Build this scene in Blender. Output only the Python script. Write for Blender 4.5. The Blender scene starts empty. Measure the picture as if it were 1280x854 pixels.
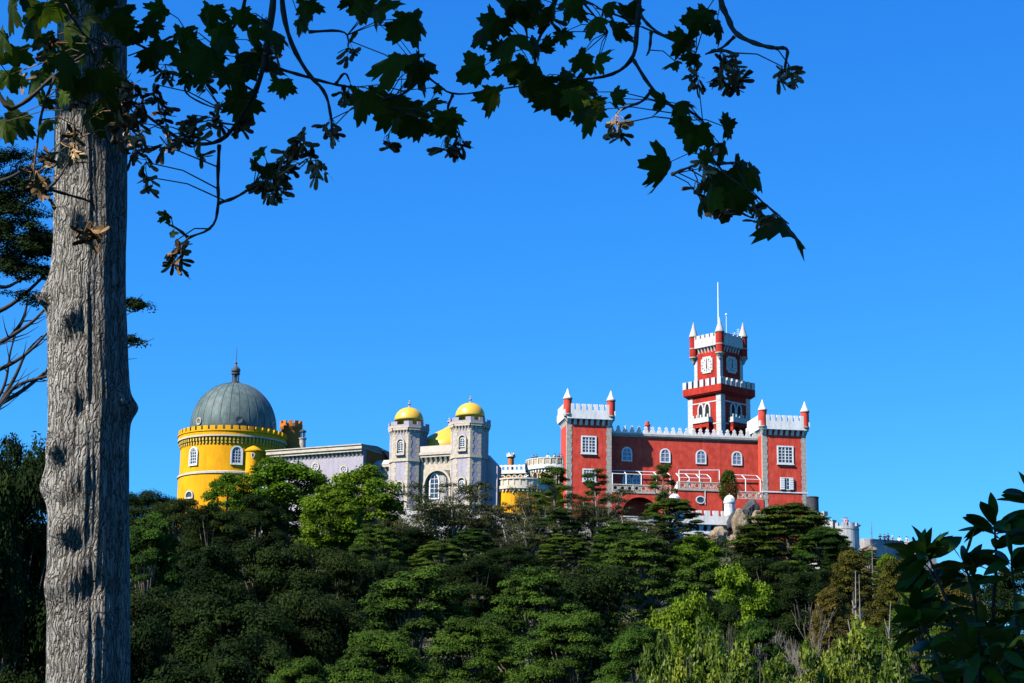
import bpy, math, random
import numpy as np
from mathutils import Vector, Matrix, noise

# ------------------------------------------------------------------ camera, sky, sun, exposure
SC = bpy.context.scene
COL = SC.collection
R = math.radians
FPX, W0, H0 = 2388.0, 1280.0, 854.0
PITCH, ROLL = R(12.6), R(0.7)
_right, _fwd, _up = Vector((1, 0, 0)), Vector((0, math.cos(PITCH), math.sin(PITCH))), Vector((0, -math.sin(PITCH), math.cos(PITCH)))
CR = _right * math.cos(ROLL) + _up * math.sin(ROLL)
CU = -_right * math.sin(ROLL) + _up * math.cos(ROLL)
cam = bpy.data.cameras.new('camera')
cam.sensor_width = 36.0
cam.lens = 36.0 * FPX / W0
cam.clip_start, cam.clip_end = 0.1, 9000
cam_ob = bpy.data.objects.new('camera', cam)
COL.objects.link(cam_ob)
m = Matrix.Identity(4)
for i in range(3):
    m[i][0], m[i][1], m[i][2] = CR[i], CU[i], -_fwd[i]
cam_ob.matrix_world = m
SC.camera = cam_ob

SUN_LEFT, SUN_EL = R(57), R(43)          # sun stands left of and behind the camera
TO_SUN = Vector((-math.sin(SUN_LEFT) * math.cos(SUN_EL), -math.cos(SUN_LEFT) * math.cos(SUN_EL), math.sin(SUN_EL)))
world = bpy.data.worlds.new('World')
SC.world = world
world.use_nodes = True
wn = world.node_tree
wn.nodes.clear()
sky = wn.nodes.new('ShaderNodeTexSky')
sky.sky_type = 'NISHITA'
sky.sun_disc = False
sky.sun_elevation = SUN_EL
sky.sun_rotation = math.atan2(TO_SUN.x, TO_SUN.y)
sky.altitude = 400
sky.air_density = 0.5
sky.dust_density = 0.0
sky.ozone_density = 4.0
bg = wn.nodes.new('ShaderNodeBackground')
bg.inputs['Strength'].default_value = 0.1
wo = wn.nodes.new('ShaderNodeOutputWorld')
# the clear, deep blue of the day: the sky's three channels each get their own gain and gamma
sep, com = wn.nodes.new('ShaderNodeSeparateColor'), wn.nodes.new('ShaderNodeCombineColor')
wn.links.new(sky.outputs[0], sep.inputs[0])
for ch, (gain, gam) in enumerate(((0.28, 1.38), (1.13, 0.87), (2.95, 0.45))):
    pw, ml = wn.nodes.new('ShaderNodeMath'), wn.nodes.new('ShaderNodeMath')
    pw.operation, ml.operation = 'POWER', 'MULTIPLY'
    pw.inputs[1].default_value, ml.inputs[1].default_value = gam, gain
    wn.links.new(sep.outputs[ch], pw.inputs[0]); wn.links.new(pw.outputs[0], ml.inputs[0]); wn.links.new(ml.outputs[0], com.inputs[ch])
wn.links.new(com.outputs[0], bg.inputs[0])
wn.links.new(bg.outputs[0], wo.inputs[0])
sun = bpy.data.lights.new('sun', 'SUN')
sun.energy = 5.0
sun.angle = R(0.53)
sun.color = (1.0, 0.95, 0.87)
sun_ob = bpy.data.objects.new('sun', sun)
sun_ob.rotation_euler = TO_SUN.to_track_quat('Z', 'Y').to_euler()
COL.objects.link(sun_ob)
SC.render.engine = 'CYCLES'
SC.view_settings.view_transform = 'Standard'
SC.view_settings.look = 'None'
SC.view_settings.exposure = 1.0
SC.cycles.diffuse_bounces = 0
SC.view_settings.gamma = 1.0

# ------------------------------------------------------------------ helpers
def ray(px, py):
    return CR * ((px - 640) / FPX) + CU * (-(py - 427) / FPX) + _fwd

def at(px, py, Y):
    d = ray(px, py)
    return d * (Y / d.y)

class Frame:
    """A building's own axes: x along its facade, y into its depth, z up."""
    def __init__(s, o, deg):
        b = R(deg)
        s.o, s.b = Vector(o), b
        s.ex, s.ey = Vector((math.cos(b), math.sin(b), 0)), Vector((-math.sin(b), math.cos(b), 0))
    def hit(s, px, py, y=0.0):
        d = ray(px, py)
        t = (s.o + s.ey * y).dot(s.ey) / d.dot(s.ey)
        p = d * t - s.o
        return p.dot(s.ex), p.z
    def x(s, px, py, y=0.0): return s.hit(px, py, y)[0]
    def z(s, px, py, y=0.0): return s.hit(px, py, y)[1]

def tag(o, label=None, cat=None, group=None, kind=None):
    if label: o['label'] = label
    if cat: o['category'] = cat
    if group: o['group'] = group
    if kind: o['kind'] = kind
    return o

def empty(name, loc, rz=0.0, label=None, cat=None, group=None):
    o = bpy.data.objects.new(name, None)
    o.location = loc
    o.rotation_euler = (0, 0, rz)
    o.empty_display_size = 0.5
    COL.objects.link(o)
    return tag(o, label, cat, group, 'thing' if cat else None)

def copy_tree(o, parent=None):
    c = o.copy()
    COL.objects.link(c)
    c.parent = parent
    for ch in list(o.children):
        copy_tree(ch, c)
    return c

class MB:
    def __init__(s):
        s.v, s.f, s.mi, s.T = [], [], [], Matrix.Identity(4)
    def add(s, vs, fs, mi=0):
        n = len(s.v)
        s.v += [tuple(s.T @ Vector(p)) for p in vs]
        s.f += [tuple(i + n for i in f) for f in fs]
        s.mi += [mi] * len(fs)
    def box(s, x0, x1, y0, y1, z0, z1, mi=0):
        s.add([(x0, y0, z0), (x1, y0, z0), (x1, y1, z0), (x0, y1, z0), (x0, y0, z1), (x1, y0, z1), (x1, y1, z1), (x0, y1, z1)],
              [(0, 3, 2, 1), (4, 5, 6, 7), (0, 1, 5, 4), (1, 2, 6, 5), (2, 3, 7, 6), (3, 0, 4, 7)], mi)
    def prism(s, pts, z0, z1, mi=0, top_scale=1.0):
        n = len(pts)
        cx, cy = sum(p[0] for p in pts) / n, sum(p[1] for p in pts) / n
        vs = [(x, y, z0) for x, y in pts] + [(cx + (x - cx) * top_scale, cy + (y - cy) * top_scale, z1) for x, y in pts]
        s.add(vs, [tuple(range(n))[::-1], tuple(range(n, 2 * n))] + [(i, (i + 1) % n, n + (i + 1) % n, n + i) for i in range(n)], mi)
    def xz(s, pts, y0, y1, mi=0):
        """an outline in the facade plane with a thickness from y0 (front) to y1"""
        n = len(pts)
        vs = [(x, y0, z) for x, z in pts] + [(x, y1, z) for x, z in pts]
        s.add(vs, [tuple(range(n)), tuple(range(n, 2 * n))[::-1]] + [(i, n + i, n + (i + 1) % n, (i + 1) % n) for i in range(n)], mi)
    def ring(s, outer, inner, y0, y1, mi=0):
        n = len(outer)
        vs = [(x, y0, z) for x, z in outer] + [(x, y0, z) for x, z in inner] + [(x, y1, z) for x, z in outer] + [(x, y1, z) for x, z in inner]
        fs = []
        for i in range(n):
            j = (i + 1) % n
            fs += [(i, j, n + j, n + i), (i, 2 * n + i, 2 * n + j, j), (n + i, n + j, 3 * n + j, 3 * n + i), (2 * n + i, 3 * n + i, 3 * n + j, 2 * n + j)]
        s.add(vs, fs, mi)
    def lathe(s, prof, cx=0.0, cy=0.0, n=32, mi=0, caps=True):
        vs, fs = [], []
        k = len(prof)
        for i in range(n):
            a = 2 * math.pi * i / n
            for r_, z in prof:
                vs.append((cx + r_ * math.cos(a), cy + r_ * math.sin(a), z))
        for i in range(n):
            j = (i + 1) % n
            for q in range(k - 1):
                fs.append((i * k + q, j * k + q, j * k + q + 1, i * k + q + 1))
        if caps:
            if prof[0][0] > 1e-4: fs.append(tuple(i * k for i in range(n))[::-1])
            if prof[-1][0] > 1e-4: fs.append(tuple(i * k + k - 1 for i in range(n)))
        s.add(vs, fs, mi)
    def arc(s, r0, r1, a0, a1, z0, z1, n=3, cx=0.0, cy=0.0, mi=0):
        vs, fs = [], []
        for i in range(n + 1):
            a = a0 + (a1 - a0) * i / n
            c, d = math.cos(a), math.sin(a)
            vs += [(cx + r0 * c, cy + r0 * d, z0), (cx + r1 * c, cy + r1 * d, z0), (cx + r1 * c, cy + r1 * d, z1), (cx + r0 * c, cy + r0 * d, z1)]
        for i in range(n):
            b, e = 4 * i, 4 * i + 4
            for q in range(4):
                fs.append((b + q, e + q, e + (q + 1) % 4, b + (q + 1) % 4))
        fs += [(3, 2, 1, 0), (4 * n, 4 * n + 1, 4 * n + 2, 4 * n + 3)]
        s.add(vs, fs, mi)
    def tube(s, pts, rad, n=6, mi=0):
        pts = [Vector(p) for p in pts]
        if not hasattr(rad, '__len__'): rad = [rad] * len(pts)
        vs, fs = [], []
        prev = None
        for i, p in enumerate(pts):
            d = (pts[min(i + 1, len(pts) - 1)] - pts[max(i - 1, 0)])
            d = d.normalized() if d.length > 1e-9 else Vector((0, 0, 1))
            if prev is None:
                u = d.orthogonal().normalized()
            else:
                u = (prev - d * prev.dot(d))
                u = u.normalized() if u.length > 1e-6 else d.orthogonal().normalized()
            prev = u
            w = d.cross(u)
            for k in range(n):
                a = 2 * math.pi * k / n
                vs.append(tuple(p + (u * math.cos(a) + w * math.sin(a)) * rad[i]))
        for i in range(len(pts) - 1):
            for k in range(n):
                l = (k + 1) % n
                fs.append((i * n + k, i * n + l, (i + 1) * n + l, (i + 1) * n + k))
        e = (len(pts) - 1) * n
        fs += [tuple(range(n))[::-1], tuple(range(e, e + n))]
        s.add(vs, fs, mi)
    def build(s, name, mats, parent=None, smooth=False):
        me = bpy.data.meshes.new(name)
        me.from_pydata(s.v, [], s.f)
        if not isinstance(mats, (list, tuple)): mats = [mats]
        for mm in mats: me.materials.append(mm)
        if len(mats) > 1: me.polygons.foreach_set('material_index', s.mi)
        if smooth: me.polygons.foreach_set('use_smooth', [True] * len(s.f))
        me.update()
        o = bpy.data.objects.new(name, me)
        COL.objects.link(o)
        if parent is not None: o.parent = parent
        return o

def TR(x, y, z): return Matrix.Translation((x, y, z))
def RZ(a): return Matrix.Rotation(a, 4, 'Z')

# ------------------------------------------------------------------ materials
def mat(name, col, rough=0.8, var=0.12, scale=1.5, streak=0.0, metal=0.0, bump=0.0, bscale=20.0, spec=0.3, col2=None, detail=6, stain=0.0):
    m_ = bpy.data.materials.new(name)
    m_.use_nodes = True
    nt = m_.node_tree
    b = nt.nodes['Principled BSDF']
    b.inputs['Roughness'].default_value = rough
    b.inputs['Metallic'].default_value = metal
    b.inputs['Specular IOR Level'].default_value = spec
    tc = nt.nodes.new('ShaderNodeTexCoord')
    nz = nt.nodes.new('ShaderNodeTexNoise')
    nz.inputs['Scale'].default_value = scale
    nz.inputs['Detail'].default_value = detail
    nz.inputs['Roughness'].default_value = 0.65
    if streak > 0:
        mp = nt.nodes.new('ShaderNodeMapping')
        mp.inputs['Scale'].default_value = (1, 1, 1 - streak)
        nt.links.new(tc.outputs['Object'], mp.inputs[0])
        nt.links.new(mp.outputs[0], nz.inputs['Vector'])
    else:
        nt.links.new(tc.outputs['Object'], nz.inputs['Vector'])
    rp = nt.nodes.new('ShaderNodeValToRGB')
    c2 = col2 if col2 else tuple(min(1, c * (1 + var)) for c in col)
    rp.color_ramp.elements[0].position, rp.color_ramp.elements[1].position = 0.3, 0.7
    rp.color_ramp.elements[0].color = (*[c * (1 - var) for c in col], 1)
    rp.color_ramp.elements[1].color = (*c2, 1)
    nt.links.new(nz.outputs['Fac'], rp.inputs[0])
    nt.links.new(rp.outputs[0], b.inputs['Base Color'])
    if stain > 0:                      # damp streaks and faded patches of old limewash
        prev = rp.outputs[0]
        for sc_, zs, lo in ((2.2, .12, 1 - stain), (.45, .6, 1 - stain * .7), (7.0, .8, 1 - stain * .5)):
            mp_ = nt.nodes.new('ShaderNodeMapping'); mp_.inputs['Scale'].default_value = (1, 1, zs)
            nt.links.new(tc.outputs['Object'], mp_.inputs[0])
            n_ = nt.nodes.new('ShaderNodeTexNoise'); n_.inputs['Scale'].default_value = sc_; n_.inputs['Detail'].default_value = 7; n_.inputs['Roughness'].default_value = .7
            nt.links.new(mp_.outputs[0], n_.inputs['Vector'])
            r_ = nt.nodes.new('ShaderNodeValToRGB'); r_.color_ramp.elements[0].position, r_.color_ramp.elements[1].position = .32, .58
            r_.color_ramp.elements[0].color = (lo, lo * .98, lo * .96, 1)
            nt.links.new(n_.outputs['Fac'], r_.inputs[0])
            x_ = nt.nodes.new('ShaderNodeMix'); x_.data_type = 'RGBA'; x_.blend_type = 'MULTIPLY'; x_.inputs[0].default_value = 1
            nt.links.new(prev, x_.inputs[6]); nt.links.new(r_.outputs[0], x_.inputs[7]); prev = x_.outputs[2]
        nt.links.new(prev, b.inputs['Base Color'])
    if bump > 0:
        n2 = nt.nodes.new('ShaderNodeTexNoise')
        n2.inputs['Scale'].default_value = bscale
        n2.inputs['Detail'].default_value = 5
        nt.links.new(tc.outputs['Object'], n2.inputs['Vector'])
        bp = nt.nodes.new('ShaderNodeBump')
        bp.inputs['Strength'].default_value = bump
        bp.inputs['Distance'].default_value = 0.05
        nt.links.new(n2.outputs['Fac'], bp.inputs['Height'])
        nt.links.new(bp.outputs[0], b.inputs['Normal'])
    return m_

def leaf_mat(name, dark, light, trans=0.3, rough=0.7, obj_var=0.22, tcol=None, spec=0.06):
    m_ = bpy.data.materials.new(name)
    m_.use_nodes = True
    nt = m_.node_tree
    b = nt.nodes['Principled BSDF']
    out = nt.nodes['Material Output']
    b.inputs['Roughness'].default_value = rough
    b.inputs['Specular IOR Level'].default_value = spec
    a = nt.nodes.new('ShaderNodeAttribute')
    a.attribute_name = 'tint'
    rp = nt.nodes.new('ShaderNodeValToRGB')
    rp.color_ramp.elements[0].color = (*dark, 1)
    rp.color_ramp.elements[1].color = (*light, 1)
    nt.links.new(a.outputs['Fac'], rp.inputs[0])
    oi = nt.nodes.new('ShaderNodeObjectInfo')
    mr = nt.nodes.new('ShaderNodeMapRange')
    mr.inputs['To Min'].default_value, mr.inputs['To Max'].default_value = 1 - obj_var, 1 + obj_var
    nt.links.new(oi.outputs['Random'], mr.inputs['Value'])
    mh = nt.nodes.new('ShaderNodeMapRange')
    mh.inputs['To Min'].default_value, mh.inputs['To Max'].default_value = 0.5 + 0.02, 0.5 - 0.02
    nt.links.new(oi.outputs['Random'], mh.inputs['Value'])
    h = nt.nodes.new('ShaderNodeHueSaturation')
    nt.links.new(rp.outputs[0], h.inputs['Color'])
    nt.links.new(mr.outputs[0], h.inputs['Value'])
    nt.links.new(mh.outputs[0], h.inputs['Hue'])
    nt.links.new(h.outputs[0], b.inputs['Base Color'])
    t = nt.nodes.new('ShaderNodeBsdfTranslucent')
    if tcol:
        t.inputs['Color'].default_value = (*tcol, 1)
    else:
        nt.links.new(h.outputs[0], t.inputs['Color'])
    mx = nt.nodes.new('ShaderNodeMixShader')
    mx.inputs[0].default_value = trans
    nt.links.new(b.outputs[0], mx.inputs[1])
    nt.links.new(t.outputs[0], mx.inputs[2])
    nt.links.new(mx.outputs[0], out.inputs['Surface'])
    return m_

M = {
    'red': mat('red_plaster', (0.67, 0.062, 0.036), 0.9, 0.26, 1.1, streak=0.2, spec=0.12, col2=(0.75, 0.10, 0.066), stain=.22, bump=0.15, bscale=9),
    'tower_red': mat('shade_darkened_red_plaster', (0.42, 0.034, 0.022), 0.9, 0.16, 0.8, streak=0.6, spec=0.1, stain=.35),  # palace red darkened to deepen the clock tower's shaded face
    'tower_white': mat('shade_darkened_pale_stone', (0.50, 0.49, 0.47), 0.9, 0.10, 1.2, spec=0.1, stain=.2),  # trim white darkened likewise, so its shaded side stays deep
    'yellow': mat('yellow_plaster', (0.72, 0.325, 0.006), 0.9, 0.09, 0.6, streak=0.5, spec=0.15, stain=.18),
    'cream': mat('cream_stone', (0.50, 0.44, 0.34), 0.9, 0.16, 2.0, spec=0.15),
    'pale_yellow': mat('pale_yellow_stone', (0.52, 0.33, 0.06), 0.9, 0.12, 1.5, spec=0.15),
    'ochre': mat('ochre_plaster', (0.42, 0.14, 0.03), 0.9, 0.12, 0.7, spec=0.15),
    'white': mat('white_limewash', (0.74, 0.74, 0.72), 0.9, 0.08, 0.8, spec=0.15, stain=.2),
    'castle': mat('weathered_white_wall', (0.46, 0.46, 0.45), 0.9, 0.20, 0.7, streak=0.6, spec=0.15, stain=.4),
    'stone': mat('pale_stone', (0.44, 0.375, 0.285), 0.9, 0.22, 2.2, spec=0.15),
    'quoin': mat('grey_quoin_stone', (0.34, 0.31, 0.265), 0.9, 0.30, 2.6, spec=0.15),
    'mauve': mat('mauve_tiled_wall', (0.35, 0.32, 0.365), 0.7, 0.16, 5.0, spec=0.2, detail=8, stain=.16),
    'gold': mat('gold_tiled_dome', (0.62, 0.37, 0.03), 0.42, 0.12, 5.0, spec=0.55),
    'slate': mat('blue_grey_dome_tile', (0.085, 0.135, 0.125), 0.6, 0.35, 1.3, streak=0.6, spec=0.25, col2=(0.14, 0.195, 0.18), stain=.3),
    'dark_metal': mat('dark_metal', (0.06, 0.065, 0.07), 0.5, 0.2, 3.0),
    'glass': mat('dark_window_glass', (0.03, 0.045, 0.075), 0.12, 0.3, 0.9, spec=0.6),
    'blue_glass': mat('pale_blue_pane', (0.16, 0.20, 0.30), 0.15, 0.3, 0.9, spec=0.6),
    'tile': mat('terracotta_roof', (0.36, 0.13, 0.07), 0.9, 0.25, 4.0),
    'pink_roof': mat('pale_render_roof', (0.50, 0.42, 0.36), 0.9, 0.12, 1.5),
    'metal_white': mat('white_painted_metal', (0.75, 0.73, 0.70), 0.5, 0.05, 2.0),
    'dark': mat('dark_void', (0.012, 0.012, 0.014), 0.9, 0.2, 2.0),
    'granite': mat('granite_boulder', (0.25, 0.185, 0.115), 0.95, 0.5, 0.9, bump=0.9, bscale=3.0, col2=(0.40, 0.31, 0.20), stain=.4),
    'dark_rock': mat('dark_rock', (0.05, 0.052, 0.055), 0.95, 0.4, 1.0),
    'soil': mat('forest_floor', (0.075, 0.06, 0.035), 1.0, 0.5, 0.35, col2=(0.07, 0.085, 0.03)),
    'bark': mat('brown_bark', (0.12, 0.095, 0.07), 0.95, 0.4, 3.0, streak=0.8),
    'pale_bark': mat('pale_grey_bark', (0.20, 0.18, 0.15), 0.95, 0.3, 3.0, streak=0.8),
    'dark_twig': mat('dark_twig_bark', (0.055, 0.045, 0.035), .95, .4, 40.0),
    'dark_bark': mat('dark_conifer_bark', (0.035, 0.03, 0.026), .95, .4, 4.0),
    'twig': mat('grey_twig', (0.20, 0.17, 0.14), 0.95, 0.35, 25.0),
}
# ------------------------------------------------------------------ terrain
_gy = [-60, 0, 20, 50, 80, 130, 180, 215, 245, 262, 275, 345, 420, 600, 900]
_gz = [-1.5, -1.7, -2.2, -4.5, -5.0, -2.0, 6.5, 15.5, 24.5, 29.5, 33.0, 33.0, 22.0, -10.0, -25.0]
def ground(x, y):
    z = float(np.interp(y, _gy, _gz))
    side = max(0.0, abs(x - 5) - 60)
    if y > 150: z -= min(side * 0.12, 22) * min(1, (y - 150) / 100)
    if x > 30 and y > 150: z -= min((x - 30) * .32, 15) * min(1, (y - 150) / 90)
    z += (noise.noise(Vector((x * 0.03, y * 0.03, 1.7))) * 1.3 + noise.noise(Vector((x * 0.15, y * 0.15, 4.2))) * 0.3) * min(1.0, max(0.0, (y - 12) / 30))
    return z
def build_ground():
    ys = list(np.arange(-60, 30, 4)) + list(np.arange(30, 360, 5)) + [380, 420, 480, 560, 680, 900, 1300, 2200, 4000, 7000]
    xs = [-6000, -3000, -1500, -800, -450, -300, -220] + list(np.arange(-180, 181, 6)) + [220, 300, 450, 800, 1500, 3000, 6000]
    vs = [(x, y, ground(x, y)) for y in ys for x in xs]
    n = len(xs)
    fs = [(j * n + i, j * n + i + 1, (j + 1) * n + i + 1, (j + 1) * n + i) for j in range(len(ys) - 1) for i in range(n - 1)]
    b = MB(); b.add(vs, fs)
    tag(b.build('ground', M['soil'], None, True), kind='structure')
build_ground()

# ------------------------------------------------------------------ building pieces
def rect(x0, x1, z0, z1): return [(x0, z0), (x1, z0), (x1, z1), (x0, z1)]
def arch_pts(cx, z0, w, h, n=10, pointed=False):
    r = w / 2
    pts = [(cx - r, z0), (cx + r, z0)]
    zc = z0 + h - (r if not pointed else r * 1.5)
    for i in range(n + 1):
        a = math.pi * i / n
        if pointed:
            t = abs(1 - 2 * i / n)
            pts.append((cx + r * math.cos(a) * (0.95 if 0 < i < n else 1), zc + r * 1.5 * (1 - t ** 1.6)))
        else:
            pts.append((cx + r * math.cos(a), zc + r * math.sin(a)))
    return pts
def circle_pts(cx, cz, r, n=18, rz=None):
    return [(cx + r * math.cos(2 * math.pi * i / n), cz + (rz or r) * math.sin(2 * math.pi * i / n)) for i in range(n)]
def shrink(pts, d, cx=None):
    n = len(pts)
    mx, mz = sum(p[0] for p in pts) / n, (min(p[1] for p in pts) + max(p[1] for p in pts)) / 2
    wx, wz = max(abs(p[0] - mx) for p in pts), max(abs(p[1] - mz) for p in pts)
    return [(mx + (x - mx) * (wx - d) / wx, mz + (z - mz) * (wz - d) / wz) for x, z in pts]

def window(parent, T, outline, fr=0.22, bars=(1, 3), proud=0.12, fmat='white', pmat='glass', bar_w=0.07, double=False):
    """frame and glazing bars in one mesh, pane under it; outline in (x, z); -y is outward."""
    b = MB(); b.T = T
    inner = shrink(outline, fr)
    b.ring(outline, inner, -proud, 0.02)
    x0, x1 = min(p[0] for p in inner), max(p[0] for p in inner)
    z0, z1 = min(p[1] for p in inner), max(p[1] for p in inner)
    yb = -proud * 0.75
    nv, nh = bars
    for i in range(nv):
        x = x0 + (x1 - x0) * (i + 1) / (nv + 1)
        w = bar_w * (1.9 if double and i == nv // 2 else 1)
        b.box(x - w / 2, x + w / 2, yb, 0.0, z0, z1)
    for j in range(nh):
        z = z0 + (z1 - z0) * (j + 1) / (nh + 1)
        b.box(x0, x1, yb + 0.012, 0.0, z - bar_w / 2, z + bar_w / 2)
    o = b.build('window', M[fmat], parent)
    p = MB(); p.T = T
    p.xz(shrink(outline, fr * 0.8), -0.035, 0.03)
    p.build('pane', M[pmat], o)
    return o

def merlons(b, T, L, z0, h, w, gap, th, arrow=False):
    b.T = T
    n = max(1, int(round((L + gap) / (w + gap))))
    pitch = (L + gap) / n
    ww = pitch * w / (w + gap)
    for i in range(n):
        x = i * pitch
        if arrow:
            q = ww / 2; c = x + q
            b.xz([(c - q, z0), (c + q, z0), (c + q * 0.95, z0 + h * 0.28), (c + q * 0.45, z0 + h * 0.5), (c + q * 0.72, z0 + h * 0.62), (c + q * 0.42, z0 + h * 0.85),
                  (c, z0 + h), (c - q * 0.42, z0 + h * 0.85), (c - q * 0.72, z0 + h * 0.62), (c - q * 0.45, z0 + h * 0.5), (c - q * 0.95, z0 + h * 0.28)], 0, th)
        else:
            b.box(x, x + ww, 0, th, z0, z0 + h)
    b.T = Matrix.Identity(4)

def corbels(b, T, L, z0, z1, w, gap, out, band=0.35):
    """little brackets under a parapet with an overhanging band above them; -y outward"""
    b.T = T
    n = max(1, int(round((L - gap) / (w + gap))))
    pitch = L / n
    ww = pitch * w / (w + gap)
    for i in range(n):
        x = (i + 0.5) * pitch - ww / 2
        h = z1 - z0
        b.add([(x, 0, z0), (x + ww, 0, z0), (x, -out * 0.5, z0 + h * 0.45), (x + ww, -out * 0.5, z0 + h * 0.45), (x, -out * 0.98, z1 - band * h - 0.001), (x + ww, -out * 0.98, z1 - band * h - 0.001), (x, 0, z1 - band * h - 0.001), (x + ww, 0, z1 - band * h - 0.001)],
              [(0, 1, 3, 2), (2, 3, 5, 4), (4, 5, 7, 6), (0, 2, 4, 6), (1, 7, 5, 3)])
    b.box(0, L, -out, 0.02, z1 - band * (z1 - z0), z1)
    b.T = Matrix.Identity(4)

def turret(parent, cx, cy, r, zc, z0, z1, zt, wall='red', roof='white', name='corner_turret', ring='quoin', rings=(0.0, 1.0)):
    """corbelled round turret with a cone roof"""
    b = MB()
    b.lathe([(r * 0.97, z0), (r, z0 + 0.02), (r, z1)], cx, cy, 20)
    o = b.build(name, M[wall], parent, False)
    c = MB()
    h = z0 - zc
    c.lathe([(0.06, zc), (r * 0.35, zc + h * 0.2), (r * 0.55, zc + h * 0.5), (r * 0.6, zc + h * 0.55), (r * 0.95, zc + h * 0.85), (r * 1.12, z0 - 0.05), (r * 1.12, z0 + 0.12), (r * 0.9, z0 + 0.13)], cx, cy, 20)
    c.build('corbel', M[ring], o)
    t = MB()
    t.lathe([(r * 1.0, z1 - 0.14), (r * 1.16, z1 - 0.1), (r * 1.16, z1 + 0.06), (r * 1.02, z1 + 0.07)], cx, cy, 20)
    for q in rings[1:-1]:
        z = z0 + (z1 - z0) * q
        t.lathe([(r, z - 0.1), (r * 1.08, z - 0.06), (r * 1.08, z + 0.06), (r, z + 0.1)], cx, cy, 20, caps=False)
    t.build('moulding', M[ring], o)
    k = MB()
    k.lathe([(r * 1.08, z1 + 0.08), (r * 0.62, z1 + (zt - z1) * 0.42), (r * 0.2, z1 + (zt - z1) * 0.84), (0.09, z1 + (zt - z1) * 0.93), (0.1, z1 + (zt - z1) * 0.96), (0.0, zt)], cx, cy, 20)
    k.build('cone_roof', M[roof], o)
    return o

# ------------------------------------------------------------------ the red palace
RF = Frame(at(709, 640, 280), 9)
FAC = 2.3                                  # the main front lies behind the corner towers
red_rot = R(9)
def red_thing(name, label, cat, x=0.0, y=0.0, group=None):
    return empty(name, RF.o + RF.ex * x + RF.ey * y, red_rot, label, cat, group)

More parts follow.
